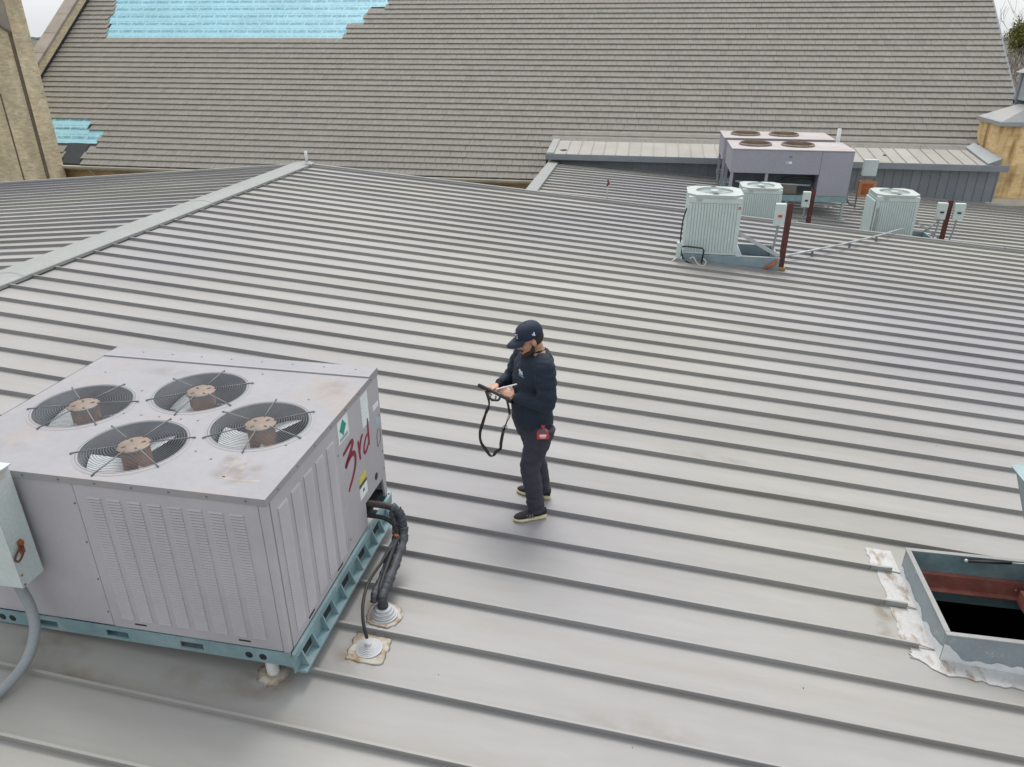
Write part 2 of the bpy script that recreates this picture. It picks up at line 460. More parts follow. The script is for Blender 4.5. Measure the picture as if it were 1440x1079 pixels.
def evergreen(loc, h, rx, seed, label):
    rng = random.Random(seed)
    root = empty('evergreen_tree', loc, label, 'tree')
    t = MB(); t.tube([loc, (loc[0] + .2, loc[1], loc[2] + h * .5), (loc[0], loc[1], loc[2] + h * .8)], [.25, .18, .06], 8)
    t.build('trunk', mat('grey_bark', (.13, .115, .10, 1), .9, var=.3, scale=3), root, fixn=False)
    c = MB()
    cl = []
    for i in range(150):
        a = rng.uniform(0, 6.283); rr = rx * math.sqrt(rng.random()); zz = h * rng.uniform(.82, 1.0)
        k = math.sqrt(max(.05, 1 - ((zz / h - .90) / .12) ** 2))
        cl.append(Vector((loc[0] + rr * k * math.cos(a), loc[1] + rr * k * math.sin(a), loc[2] + zz)))
    for q in cl:
        for j in range(150):
            d = Vector((rng.gauss(0, 1), rng.gauss(0, 1), rng.gauss(0, .8))) * .30
            p = q + d; s = rng.uniform(.06, .13)
            u = Vector((rng.uniform(-1, 1), rng.uniform(-1, 1), rng.uniform(-1, 1))).normalized()
            v = u.cross(Vector((rng.uniform(-1, 1), rng.uniform(-1, 1), rng.uniform(-1, 1)))).normalized()
            c.add([p - u * s, p + v * s * .5, p + u * s, p - v * s * .5], [(0, 1, 2, 3)])
    o = c.build('crown', mat('olive_foliage', (.17, .175, .045, 1), .8, var=.4, scale=1.2), root, fixn=False)
    return root
evergreen((37.6, 66, -7), 10.9, 2.4, 5, 'round olive green evergreen tree beyond the right edge of the tiled roof')
bare_tree('bare_tree', (36.5, 72, -7), 15, 11, 'tall leafless grey tree directly behind the olive evergreen')
bare_tree('bare_tree', (35.2, 78, -7), 14, 12, 'leafless grey tree rising just beside the right slope edge of the tiled roof', .1)
bare_tree('bare_tree', (40.5, 80, -7), 13, 13, 'leafless grey tree at the right margin of the picture behind the evergreen')
def brush():
    rng = random.Random(8); c = MB()
    for i in range(20000):
        p = Vector((rng.uniform(29, 46), rng.uniform(60, 74), 0)); p.z = -7 + 9.0 * rng.random() ** 1.2 * (.75 + .25 * math.sin(p.x * 1.7))
        d = Vector((rng.gauss(0, .5), rng.gauss(0, .5), 1)).normalized() * rng.uniform(.3, .9)
        w = Vector((rng.uniform(-1, 1), rng.uniform(-1, 1), 0)).normalized() * rng.uniform(.02, .05)
        c.add([p - w, p + w, p + d + w * .4, p + d - w * .4], [(0, 1, 2, 3)])
    o = c.build('brush_thicket', mat('dry_brush', (.30, .265, .24, 1), .9, var=.3, scale=1), fixn=False)
    tag(o, 'grey brown leafless thicket below the trees at right', 'thicket', kind='stuff')
brush()

# ---------------------------------------------------------------- main metal roof
S = 0.457; SLOPE = 0.084; SEAM0 = S * 17.464; RAKE = 19.62
HX0, HX1, HY0, HY1 = 11.70, 12.78, 4.70, 5.74       # roof hatch opening
RH = 0.052                                            # seam height

def zr(x): return -SLOPE * abs(x)
def pan(x): return zr(x) - RH

main = empty('metal_roof_building', (6, 6, -7), 'low slope grey standing seam metal roof building in the foreground', 'building')
rngp = random.Random(21)
def roof_panel(root, y, xs, zf, side, hole=None, name='roof_panel', width=S, material=None, last=None):
    """one standing seam sheet: hook lip, pan and upturned leg, running down the slope"""
    w = last if last else width
    ys = [.019, .019 + w * .25, .019 + w * .5, .019 + w * .75, w + .014]
    if hole:
        for h in (hole[2] - y, hole[3] - y):
            if .03 < h < w - .01: ys.append(h)
        ys = sorted(ys)
    path = [(0, -.007, 0), (0, 0, 0), (.019, 0, 0)] + [(q, -RH, 1) for q in ys] + [(w + .014, -.004, 0)]
    np_ = len(path); vs = []; fs = []
    tw = rngp.uniform(-.0015, .0015)
    sw = [rngp.uniform(-.0026, .0026) for _ in xs]
    for i, x in enumerate(xs):
        for j, (dy, dz, ispan) in enumerate(path):
            wob = 0.0
            if ispan and .02 < dy < w: wob = rngp.uniform(-.0018, .0018) + tw
            elif not ispan: wob = sw[i] * .8
            yy = y + dy + (sw[i] if not ispan else 0)
            vs.append((x, yy, zf(x) + dz + wob))
    for i in range(len(xs) - 1):
        xc = (xs[i] + xs[i + 1]) / 2
        for j in range(np_ - 1):
            yc = y + (path[j][0] + path[j + 1][0]) / 2
            if hole:
                flat = path[j][2] and path[j + 1][2]
                if flat and hole[0] < xc < hole[1] and hole[2] < yc < hole[3]: continue
                if not flat and hole[0] - .12 < xc < hole[1] + .12 and hole[2] - .06 < yc < hole[3] + .06: continue
            a = i * np_ + j
            fs.append((a, a + 1, a + np_ + 1, a + np_) if side < 0 else (a, a + np_, a + np_ + 1, a + 1))
    mb = MB(); mb.add(vs, fs)
    return mb.build(name, material or M_roof, root, fixn=False)

def stations(x0, x1, step, extra=()):
    n = max(2, int(abs(x1 - x0) / step)); l = [x0 + (x1 - x0) * i / n for i in range(n + 1)]
    l = [q for q in l if all(abs(q - e) > .05 for e in extra)] + list(extra)
    return sorted(l, reverse=x1 < x0)

for n in range(-26, 26):
    y = SEAM0 + n * S
    w = None
    if y + S > RAKE - .02: w = RAKE - .02 - y
    if w is not None and w < .1: continue
    nearh = HY0 - S < y < HY1 + .1
    xs = stations(.03, 27, .9, (HX0 - .12, HX0, HX1, HX1 + .12) if nearh else ())
    roof_panel(main, y, xs, zr, 1, (HX0, HX1, HY0, HY1) if nearh else None, last=w)
    roof_panel(main, y, stations(-.03, -13.4, .9), zr, -1, last=w)

def ridge_cap():
    prof = [(.21, -.052), (.213, -.004), (.206, .004), (.03, .046), (-.03, .046), (-.36, .010), (-.366, .002), (-.36, -.05)]
    y0, y1 = SEAM0 - 26 * S, RAKE + .06
    ys = [y0 + (y1 - y0) * i / 9 for i in range(10)]
    for i in range(9):
        mb = MB(); a, b = ys[i], ys[i + 1] + .05
        lift = .004 if i % 2 else 0
        n = len(prof)
        vs = [(p[0], a, p[1] + lift) for p in prof] + [(p[0], b, p[1] + lift) for p in prof]
        mb.add(vs, [(k, k + 1, n + k + 1, n + k) for k in range(n - 1)])
        mb.build('ridge_cap', M_trim, main)
ridge_cap()
def sloped_bar(x0, x1, y0, y1, za, zb, zf):
    return [(x0, y0, zf(x0) + za), (x1, y0, zf(x1) + za), (x1, y1, zf(x1) + za), (x0, y1, zf(x0) + za),
            (x0, y0, zf(x0) + zb), (x1, y0, zf(x1) + zb), (x1, y1, zf(x1) + zb), (x0, y1, zf(x0) + zb)]
for (xa, xb) in ((0.22, 9.0), (9.02, 18.0), (18.02, 27.0)):
    MB().hexa(sloped_bar(xa, xb, RAKE - .035, RAKE + .05, -.15, .012, zr)).build('rake_trim', M_trim, main, .006)
for (xa, xb) in ((-13.4, -6.6), (-6.58, -.37)):
    MB().hexa(sloped_bar(xa, xb, RAKE - .035, RAKE + .05, -.15, .012, zr)).build('rake_trim', M_trim, main, .006)
M_wallm = mat('main_wall_stucco', (.36, .33, .28, 1), .85, var=.1)
gp = [(-13.2, -7), (26.8, -7), (26.8, zr(26.8) - .16), (0, -.16), (-13.2, zr(13.2) - .16)]
MB().prism(gp, 'y', 19.38, 19.56).build('wall', M_wallm, main)
MB().prism(gp, 'y', -3.9, -3.7).build('wall', M_wallm, main)
MB().box(-13.2, -13.0, -3.6, 19.3, -7, zr(13.2) - .16).build('wall', M_wallm, main)
MB().box(26.6, 26.8, -3.6, 19.3, -7, zr(26.8) - .16).build('wall', M_wallm, main)

# ---------------------------------------------------------------- lower roof and its clerestory band
LX0 = 6.02
def zl(x): return -.68 - .066 * x
lower = empty('lower_roof_building', (14, 24, -7), 'lower grey standing seam roof between the main roof and the tiled church', 'building')
k = 0; y = RAKE + .10
while y < 27.95:
    w = S if y + S < 27.95 else 27.97 - y
    if w > .12: roof_panel(lower, y, stations(LX0, 27, 1.2), zl, 1, name='roof_panel', last=w)
    y += S
MB().hexa(sloped_bar(LX0 - .34, LX0 + .02, RAKE + .06, 27.96, -.06, .035, zl)).build('edge_flashing', M_trim, lower, .008)
MB().box(LX0 - .28, LX0 - .05, RAKE + .06, 27.9, -7, zl(LX0) - .08).build('wall', M_wallm, lower)
WX0, WX1 = 5.75, 20.95
x = WX0
while x < WX1 - .05:
    b = min(x + .292, WX1)
    mb = MB().prism([(x + .012, 28.0), (b - .004, 28.0), (b - .004, 28.03), (x + .012, 28.03)], 'z', zl(x) - .3, -.80)
    mb.box(x - .006, x + .0115, 27.982, 28.03, zl(x) - .3, -.80)
    mb.build('wall_panel', M_blue_wall, lower)
    x += .297
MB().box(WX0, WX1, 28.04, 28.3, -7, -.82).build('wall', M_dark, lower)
# canopy roof sheets
CA, CB = (27.66, -.755), (29.75, -.50)
def zc(y): return CA[1] + (CB[1] - CA[1]) * (y - CA[0]) / (CB[0] - CA[0])
x = 5.86
while x < 20.3:
    b = min(x + .44, 20.35); mb = MB()
    pr = [(x, .03), (x + .012, .03), (x + .012, 0), (b + .004, 0)]
    vs = [(p[0], CA[0], CA[1] + p[1]) for p in pr] + [(p[0], CB[0], CB[1] + p[1]) for p in pr]
    mb.add(vs, [(i, i + 1, 5 + i, 4 + i) for i in range(3)])
    mb.add([(x, CA[0], CA[1]), (x, CA[0], CA[1] + .03), (x, CB[0], CB[1] + .03), (x, CB[0], CB[1])], [(0, 1, 2, 3)])
    mb.build('canopy_panel', M_canopy, lower, fixn=False)
    x += .444
MB().hexa([(5.60, CA[0] - .05, CA[1] - .05), (5.86, CA[0] - .05, CA[1] - .05), (5.86, CB[0] + .05, CB[1] - .05), (5.60, CB[0] + .05, CB[1] - .05),
           (5.60, CA[0] - .05, CA[1] + .045), (5.86, CA[0] - .05, CA[1] + .045), (5.86, CB[0] + .05, CB[1] + .045), (5.60, CB[0] + .05, CB[1] + .045)]).build('edge_trim', M_trim, lower, .006)
for xa, xb in ((5.58, 12.9), (12.905, 21.0)):
    MB().prism([(27.53, -.945), (27.65, -.965), (27.66, -.75), (27.52, -.735), (27.515, -.76)], 'x', xa, xb).build('gutter', M_gutter, lower, .006)
MB().box(5.62, 20.9, 27.66, 28.0, -.86, -.83).build('soffit', M_gutter, lower)
MB().hexa([(5.55, 29.62, -.515), (20.4, 29.62, -.515), (20.4, 29.95, -.26), (5.55, 29.95, -.26),
           (5.55, 29.62, -.47), (20.4, 29.62, -.47), (20.4, 29.95, -.215), (5.55, 29.95, -.215)]).build('apron_flashing', M_canopy, lower, .006)
MB().hexa([(20.35, 27.6, -.77), (20.75, 27.6, -.70), (20.6, 29.8, -.40), (20.3, 29.8, -.49), (20.35, 27.6, -.70), (20.75, 27.6, -.52), (20.6, 29.8, -.30), (20.3, 29.8, -.42)]).build('cricket_flashing', M_gutter, lower, .01)

# ---------------------------------------------------------------- tiled church
TH = R(37); YE, ZE = 28.0, -1.746
CT, ST = math.cos(TH), math.sin(TH)
def tp(x, s, n): return (x, YE + s * CT - n * ST, ZE + s * ST + n * CT)
church = empty('tiled_church', (2, 36, -7), 'large church with a steep grey brown tiled roof across the background', 'church')
XL, XR, SMAX = -18.1, 22.32, 20.0
dk = MB()
for (xa, xb, s0) in ((XL, 5.5, 0), (5.5, 20.7, (29.5 - 28) / CT), (20.7, XR - .06, (30.0 - 28) / CT)):
    dk.hexa([tp(xa, s0, -.15), tp(xb, s0, -.15), tp(xb, SMAX, -.15), tp(xa, SMAX, -.15), tp(xa, s0, 0), tp(xb, s0, 0), tp(xb, SMAX, 0), tp(xa, SMAX, 0)])
deck = dk.build('roof_deck', M_deck, church)
# underlay blue sheets, lapped courses; tiles are stripped there
EXPO, TW = .325, .215
def stripped(x, s):
    Y = YE + s * CT
    if Y > 34.15 and -16.05 - .25 * (Y - 34.15) < x:
        lim = -4.42 if Y < 35.0 else (-3.75 if Y < 35.9 else -2.9)
        if x < lim: return True
    if 28.90 < Y < 29.62 and x < -13.58: return True
    if 29.62 <= Y < 30.12 and x < -14.42: return True
    if Y < 28.90 and -14.95 < x < -13.95: return True
    return False
def underlay_mat():
    m = bpy.data.materials.new('blue_underlay'); m.use_nodes = True
    t = m.node_tree; b = t.nodes['Principled BSDF']; L = t.links.new; b.inputs['Roughness'].default_value = .55
    tc = N(t, 'ShaderNodeTexCoord'); sx = N(t, 'ShaderNodeSeparateXYZ'); L(tc.outputs['Object'], sx.inputs[0])
    # distance up the slope from the z coordinate
    dv = N(t, 'ShaderNodeMath', operation='DIVIDE'); L(sx.outputs[2], dv.inputs[0]); dv.inputs[1].default_value = ST
    cx = N(t, 'ShaderNodeCombineXYZ'); L(sx.outputs[0], cx.inputs[0]); L(dv.outputs[0], cx.inputs[1])
    def dashes(bw, rh, mort, off):
        bt = N(t, 'ShaderNodeTexBrick'); L(cx.outputs[0], bt.inputs['Vector'])
        bt.inputs['Scale'].default_value = 1; bt.inputs['Brick Width'].default_value = bw; bt.inputs['Row Height'].default_value = rh; bt.inputs['Mortar Size'].default_value = mort
        bt.inputs['Mortar Smooth'].default_value = .05; bt.offset = off
        bt.inputs['Color1'].default_value = (1, 1, 1, 1); bt.inputs['Color2'].default_value = (.25, .25, .25, 1); bt.inputs['Mortar'].default_value = (0, 0, 0, 1)
        return bt.outputs['Color']
    def band(period, lo, hi):
        d_ = N(t, 'ShaderNodeMath', operation='DIVIDE'); L(dv.outputs[0], d_.inputs[0]); d_.inputs[1].default_value = period
        f_ = N(t, 'ShaderNodeMath', operation='FRACT'); L(d_.outputs[0], f_.inputs[0])
        g_ = N(t, 'ShaderNodeMath', operation='GREATER_THAN'); L(f_.outputs[0], g_.inputs[0]); g_.inputs[1].default_value = lo
        l_ = N(t, 'ShaderNodeMath', operation='LESS_THAN'); L(f_.outputs[0], l_.inputs[0]); l_.inputs[1].default_value = hi
        m_ = N(t, 'ShaderNodeMath', operation='MULTIPLY'); L(g_.outputs[0], m_.inputs[0]); L(l_.outputs[0], m_.inputs[1]); return m_.outputs[0]
    def times(a_, b_, k=None):
        m_ = N(t, 'ShaderNodeMath', operation='MULTIPLY'); L(a_, m_.inputs[0])
        if k is None: L(b_, m_.inputs[1])
        else: m_.inputs[1].default_value = k
        return m_.outputs[0]
    nz = N(t, 'ShaderNodeTexNoise', Scale=9.0, Detail=3.0); L(cx.outputs[0], nz.inputs['Vector'])
    rr = N(t, 'ShaderNodeMapRange'); rr.inputs[1].default_value = .38; rr.inputs[2].default_value = .58; rr.inputs[3].default_value = .35; L(nz.outputs['Fac'], rr.inputs[0])
    def dashx(period, gap, rowp):
        d_ = N(t, 'ShaderNodeMath', operation='DIVIDE'); L(dv.outputs[0], d_.inputs[0]); d_.inputs[1].default_value = rowp
        fl = N(t, 'ShaderNodeMath', operation='FLOOR'); L(d_.outputs[0], fl.inputs[0])
        sh_ = N(t, 'ShaderNodeMath', operation='MULTIPLY'); L(fl.outputs[0], sh_.inputs[0]); sh_.inputs[1].default_value = .37
        q_ = N(t, 'ShaderNodeMath', operation='DIVIDE'); L(sx.outputs[0], q_.inputs[0]); q_.inputs[1].default_value = period
        s_ = N(t, 'ShaderNodeMath', operation='ADD'); L(q_.outputs[0], s_.inputs[0]); L(sh_.outputs[0], s_.inputs[1])
        f_ = N(t, 'ShaderNodeMath', operation='FRACT'); L(s_.outputs[0], f_.inputs[0])
        g_ = N(t, 'ShaderNodeMath', operation='GREATER_THAN'); L(f_.outputs[0], g_.inputs[0]); g_.inputs[1].default_value = gap
        return g_.outputs[0]
    big = times(times(dashx(.72, .10, .52), band(.52, .16, .48)), rr.outputs[0])
    sml = times(times(dashx(.34, .25, .52), band(.52, .62, .74)), None, .5)
    sm_ = N(t, 'ShaderNodeMath', operation='ADD'); L(big, sm_.inputs[0]); L(sml, sm_.inputs[1]); sm_.use_clamp = True
    mx = N(t, 'ShaderNodeMixRGB'); mx.inputs['Color1'].default_value = (.28, .525, .61, 1); mx.inputs['Color2'].default_value = (.11, .28, .37, 1)
    L(sm_.outputs[0], mx.inputs['Fac'])
    wv = N(t, 'ShaderNodeTexNoise', Scale=1.6, Detail=3.0); L(cx.outputs[0], wv.inputs['Vector'])
    bpw = N(t, 'ShaderNodeBump'); bpw.inputs['Strength'].default_value = .35; bpw.inputs['Distance'].default_value = .12; L(wv.outputs['Fac'], bpw.inputs['Height']); L(bpw.outputs['Normal'], b.inputs['Normal'])
    n2 = N(t, 'ShaderNodeTexNoise', Scale=.9, Detail=4.0); L(tc.outputs['Object'], n2.inputs['Vector'])
    r2 = N(t, 'ShaderNodeMapRange'); r2.inputs[3].default_value = .82; r2.inputs[4].default_value = 1.15; L(n2.outputs['Fac'], r2.inputs[0])
    vm = N(t, 'ShaderNodeVectorMath', operation='SCALE'); L(mx.outputs[0], vm.inputs[0]); L(r2.outputs[0], vm.inputs['Scale'])
    L(vm.outputs[0], b.inputs['Base Color'])
    return m
M_under = underlay_mat()
def sheet(name, pts, material, n0, lab=None):
    """thin membrane following the deck: pts = (x, s) outline, slightly wavy"""
    k = len(pts)
    mb = MB(); mb.add([tp(p[0], p[1], n0) for p in pts] + [tp(p[0], p[1], n0 - .008) for p in pts], [tuple(range(k)), tuple(range(2 * k - 1, k - 1, -1))] + [(i, (i + 1) % k, k + (i + 1) % k, k + i) for i in range(k)])
    o = mb.build(name, material, deck)
    if lab: o['label'] = lab
    return o
def s_of(Y): return (Y - YE) / CT
rs = random.Random(4)
for (ya, yb, xa, xb) in ((34.18, 35.05, -16.15, -4.32), (35.0, 35.95, -16.45, -3.66), (35.9, 36.9, -16.7, -2.82), (36.85, 37.8, -17, -2.7)):
    s0, s1 = s_of(ya), s_of(yb); pts = []
    for i in range(13): pts.append((xa + (xb - xa) * i / 12, s0 + rs.uniform(-.025, .025)))
    for i in range(13): pts.append((xb - (xb - xa) * i / 12 + (.08 if i == 0 else 0), s1 + rs.uniform(-.015, .015)))
    sheet('underlay_sheet', pts, M_under, .012 + .006 * (37 - ya) / 1)
sheet('underlay_sheet', [(-17.9, s_of(28.93)), (-15.5, s_of(28.92)), (-13.64, s_of(28.94)), (-13.60, s_of(29.6)), (-15, s_of(29.61)), (-17.9, s_of(29.63))], M_under, .018)
sheet('underlay_sheet', [(-17.9, s_of(29.60)), (-15.5, s_of(29.6)), (-14.48, s_of(29.58)), (-14.44, s_of(30.09)), (-16, s_of(30.11)), (-17.9, s_of(30.1))], M_under, .03)
o = sheet('felt_patch', [(-15.0, .05), (-13.98, .02), (-13.97, s_of(28.93)), (-14.6, s_of(28.95)), (-15.0, s_of(28.93))], M_tar, .02, 'torn black felt patch beside the brick pier')

def tile_verts(x, s, jit, wd=TW):
    w = wd - .006; L = EXPO + .075
    a, b, c = jit
    lo = .074 + a; hi = .012
    x0, x1 = x + b, x + w + b; s0 = s + c
    return [tp(x0, s0, lo - .046), tp(x1, s0, lo - .046), tp(x1, s0 + L, hi - .01), tp(x0, s0 + L, hi - .01),
            tp(x0, s0, lo), tp(x1, s0, lo + a * .6), tp(x1, s0 + L, hi + .012), tp(x0, s0 + L, hi + .012)]
TF = [(4, 5, 6, 7), (0, 1, 5, 4), (1, 2, 6, 5), (3, 0, 4, 7)]
def tinted(me, cols):
    at = me.color_attributes.new('tint', 'FLOAT_COLOR', 'POINT')
    at.data.foreach_set('color', [c for q in cols for c in q])
rt = random.Random(17)
def rtint():
    v = rt.gauss(1, .024); w = rt.uniform(-.012, .012)
    if rt.random() < .03: v *= .9
    return (v * (1 + w), v, v * (1 - w), 1)
tiles = []
rows = int(SMAX / EXPO)
for r in range(rows):
    s = r * EXPO - .04
    x = XL + (0 if r % 2 else -TW / 2) + .02
    while x < XR - .02:
        xc = x + TW / 2; sc = s + EXPO * .6
        xs0, xs1 = max(x, XL + .04), min(x + TW, XR - .01); xc = (xs0 + xs1) / 2
        if xs1 - xs0 > .04 and not stripped(xc, sc) and not (5.5 < xc < 20.85 and sc < s_of(29.5)) and not (20.85 < xc and sc < s_of(30.0)):
            tiles.append((xs0, s, xc, sc, xs1 - xs0))
        x += TW
camp = Vector(cam.location)
def tdist(t): return (Vector(tp(t[2], t[3], 0)) - camp).length
cand = sorted([t for t in tiles if t[4] > TW - .001 and ((t[2] < 5.4 and t[3] > .1) or t[3] > s_of(29.9))], key=tdist)[:300]
chosen = set(id(t) for t in cand)
variants = []
for i in range(10):
    mb = MB(); base = Vector(tp(0, 0, 0))
    mb.add([tuple(Vector(p) - base) for p in tile_verts(0, 0, (rt.uniform(-.004, .004), 0, 0))], TF)
    me = mb.mesh('roof_tile', M_tile); c = rtint(); tinted(me, [c] * len(me.vertices)); variants.append(me)
for t in cand:
    o = bpy.data.objects.new('roof_tile', rt.choice(variants))
    o.location = tp(t[0] + rt.uniform(-.004, .004), t[1] + rt.uniform(-.004, .004), 0)
    place(o, deck)
mb = MB(); cols = []
for t in tiles:
    if id(t) in chosen: continue
    mb.add(tile_verts(t[0], t[1], (rt.uniform(-.003, .003), rt.uniform(-.002, .002), rt.uniform(-.003, .003)), t[4]), TF)
    c = rtint(); cols += [c] * 8
me = mb.mesh('roof_tiles', M_tile, fixn=False); tinted(me, cols)
o = place(bpy.data.objects.new('roof_tiles', me), deck); o['kind'] = 'stuff'
# rake edge, back slope, walls, gutter
MB().hexa([tp(XR - .05, 2.6, -.15), tp(XR + .03, 2.6, -.15), tp(XR + .03, SMAX, -.15), tp(XR - .05, SMAX, -.15), tp(XR - .05, 2.6, .05), tp(XR + .03, 2.6, .05), tp(XR + .03, SMAX, .05), tp(XR - .05, SMAX, .05)]).build('rake_board', M_gutter, church)
top = tp(0, SMAX, 0)
MB().hexa([(XL, top[1], top[2] - .2), (XR, top[1], top[2] - .2), (XR, top[1] + 16, ZE - .2), (XL, top[1] + 16, ZE - .2), (XL, top[1], top[2]), (XR, top[1], top[2]), (XR, top[1] + 16, ZE), (XL, top[1] + 16, ZE)]).build('back_slope', M_stone, church)
M_churchwall = brick_mat('church_brick', (.60, .42, .21, 1), (.52, .35, .17, 1), (.36, .28, .18, 1), stain=(.26, .17, .09, 1))
MB().box(XL - .3, 20.8, 28.45, 28.8, -7, ZE - .12).build('wall', M_churchwall, church)
MB().prism([(28.8, -7), (top[1] + 15.6, -7), (top[1] + 15.6, ZE - .2), (top[1], top[2] - .25), (28.8, ZE + .3)], 'x', XR - .4, XR - .1).build('gable_wall', M_churchwall, church)
for xa, xb in ((-14.9, -8.2), (-8.19, -1.5), (-1.49, 5.55)):
    MB().prism([(27.86, ZE - .14), (28.03, ZE - .16), (28.03, ZE - .035), (27.85, ZE - .03), (27.835, ZE - .06)], 'x', xa, xb).build('gutter', M_eave, church, .006)
MB().box(-14.9, 5.5, 28.06, 28.40, ZE - .22, ZE - .17).build('fascia', M_eave, church)
MB().tube([(-13.6, 28.0, ZE - .15), (-13.55, 28.35, ZE - .5), (-13.55, 28.38, -6.9)], .05, 10).build('downpipe', M_eave, church)
# raking parapet with coping stones at the left end
def pz(Y, h): return ZE + (Y - YE) * math.tan(TH) + h
Y0, Y1 = 28.2, top[1]
par = MB().prism([(Y0, pz(Y0, -1.5)), (Y1, pz(Y1, -1.5)), (Y1, pz(Y1, .62)), (Y0, pz(Y0, .62))], 'x', XL - .50, XL + .0).build('parapet', M_brick, church)
MB().prism([(Y0, pz(Y0, .02)), (Y1, pz(Y1, .02)), (Y1, pz(Y1, .20)), (Y0, pz(Y0, .20))], 'x', XL + .003, XL + .03).build('step_flashing', M_tar, church)
yy = Y0
while yy < Y1 - .3:
    b = min(yy + 1.06, Y1) - .02
    MB().prism([(yy, pz(yy, .625)), (b, pz(b, .625)), (b, pz(b, .78)), (yy, pz(yy, .78))], 'x', XL - .60, XL + .07).build('coping_stone', M_stone, par, .015)
    yy += 1.06

# ---------------------------------------------------------------- brick gable wall at the left
gw = empty('brick_gable_wall', (-18, 27.8, -7), 'tan brick gable wall with a pier at the left edge', 'wall')
MB().prism([(-27, -7), (-14.96, -7), (-14.96, 3.30), (-27, 10.2)], 'y', 27.58, 27.95).build('wall', M_brick, gw)
MB().box(-14.96, -14.66, 27.38, 27.93, -7, 9).build('pier', M_brick, gw)
MB().prism([(-14.965, 3.22), (-14.965, 4.7), (-27, 11.7), (-27, 10.2)], 'y', 27.36, 27.9).build('coping', M_stone, gw)
MB().prism([(-14.97, 3.14), (-14.97, 3.24), (-27, 10.3), (-27, 10.2)], 'y', 27.30, 27.40).build('drip_edge', M_brown, gw)
MB().box(-15.20, -14.965, 27.44, 27.575, -7, 3.2).build('downpipe', M_brown, gw, .02)
MB().box(-16.42, -16.36, 27.565, 27.579, -7, 1.0).build('control_joint', M_brown, gw)

# ---------------------------------------------------------------- brick chimney
ch = empty('brick_chimney', (22, 29.2, -7), 'yellow brick chimney with rust streaks and a metal cap at the right', 'chimney')
def frustum(x0, x1, y0, y1, z0, X0, X1, Y0_, Y1_, z1):
    return MB().hexa([(x0, y0, z0), (x1, y0, z0), (x1, y1, z0), (x0, y1, z0), (X0, Y0_, z1), (X1, Y0_, z1), (X1, Y1_, z1), (X0, Y1_, z1)])
frustum(20.95, 24.2, 28.12, 30.3, -7, 20.72, 24.0, 28.25, 30.1, .42).build('shaft', M_brick2, ch)
M_capstain = mat('stained_metal_cap', (.30, .315, .32, 1), .5, var=.12, scale=3, dirt=(.35, .20, .07, 1), dirt_amt=.7, dirt_scale=3, dirt_lo=.52, dirt_hi=.66)
MB().box(20.62, 24.1, 28.14, 30.2, .424, .56).build('cap_band', M_capstain, ch, .01)
frustum(20.66, 24.06, 28.18, 30.16, .563, 21.65, 23.7, 28.75, 29.65, 1.02).build('cap_slope', M_capstain, ch)
cup = MB()
for (xa, ya) in ((21.55, 28.5), (23.7, 28.5), (21.55, 29.8), (23.7, 29.8)): cup.box(xa, xa + .30, ya, ya + .14, 1.0, 2.0)
cup.box(21.55, 24.0, 28.49, 28.65, .97, 1.12); cup.box(21.55, 24.0, 29.78, 29.95, .97, 1.12)
cup.build('cowl_frame', M_gutter, ch, .008)
MB().box(21.87, 23.68, 28.58, 28.60, 1.14, 1.98).build('cowl_pane', M_glass, ch); MB().box(21.60, 21.62, 28.66, 29.78, 1.14, 1.98).build('cowl_pane', M_glass, ch)
frustum(21.42, 24.15, 28.38, 30.05, 2.0, 21.9, 23.6, 28.8, 29.7, 2.35).build('cowl_roof', M_trim, ch)
frustum(20.72, 24.4, 27.95, 28.12, zl(21) - .05, 20.78, 24.4, 28.05, 28.13, zl(21) + .16).build('base_flashing', M_eave, ch)
# ---------------------------------------------------------------- large rooftop unit in the foreground
UL, UD, UH = 2.33, 1.87, 1.20           # length, depth, height of the cabinet
UZ = -.343                              # underside of the panels
unit = empty('rooftop_unit', (7.165, 3.286, UZ), 'large lilac grey rooftop unit with four fans and red 3rd sprayed on its side', 'air conditioner', rz=R(-.8))
UM = Matrix.Translation((7.165, 3.286, UZ)) @ Matrix.Rotation(R(-.8), 4, 'Z')
def U():
    m = MB(); m.M = UM; return m
FANS = [(-1.862, .850), (-1.135, .405), (-1.150, 1.215), (-.46, .825)]
FR_ = .325
vs, fs = plate_holes([(-UL, 0), (0, 0), (0, UD), (-UL, UD)], [(a, b, FR_) for a, b in FANS], 44)
m = U(); m.add([(p[0], p[1], UH) for p in vs], fs)
# turned down lips of the top sheet
for (a, b) in (((-UL, -.006), (0.006, -.006)), ((.006, -.006), (.006, UD)), ((-UL - .006, UD), (-UL - .006, -.006)), ((0.006, UD + .006), (-UL, UD + .006))):
    m.add([(a[0], a[1], UH), (b[0], b[1], UH), (b[0], b[1], UH - .05), (a[0], a[1], UH - .05)], [(0, 1, 2, 3)])
m.add([(-UL - .006, -.006, UH - .0002), (.006, -.006, UH - .0002), (0, 0, UH), (-UL, 0, UH)], [(0, 1, 2, 3)])
m.add([(.006, -.006, UH - .0002), (.006, UD + .006, UH - .0002), (0, UD, UH), (0, 0, UH)], [(0, 1, 2, 3)])
utop = m.build('top_panel', M_cabtop, unit)
U().box(-UL - .004, .004, UD - .175, UD + .004, UH + .002, UH + .010).build('top_flange', M_cabtop, unit, .002)
U().box(-UL - .004, .004, UD - .184, UD - .1755, UH + .002, UH + .013).build('top_seam', M_cab, unit, .002)
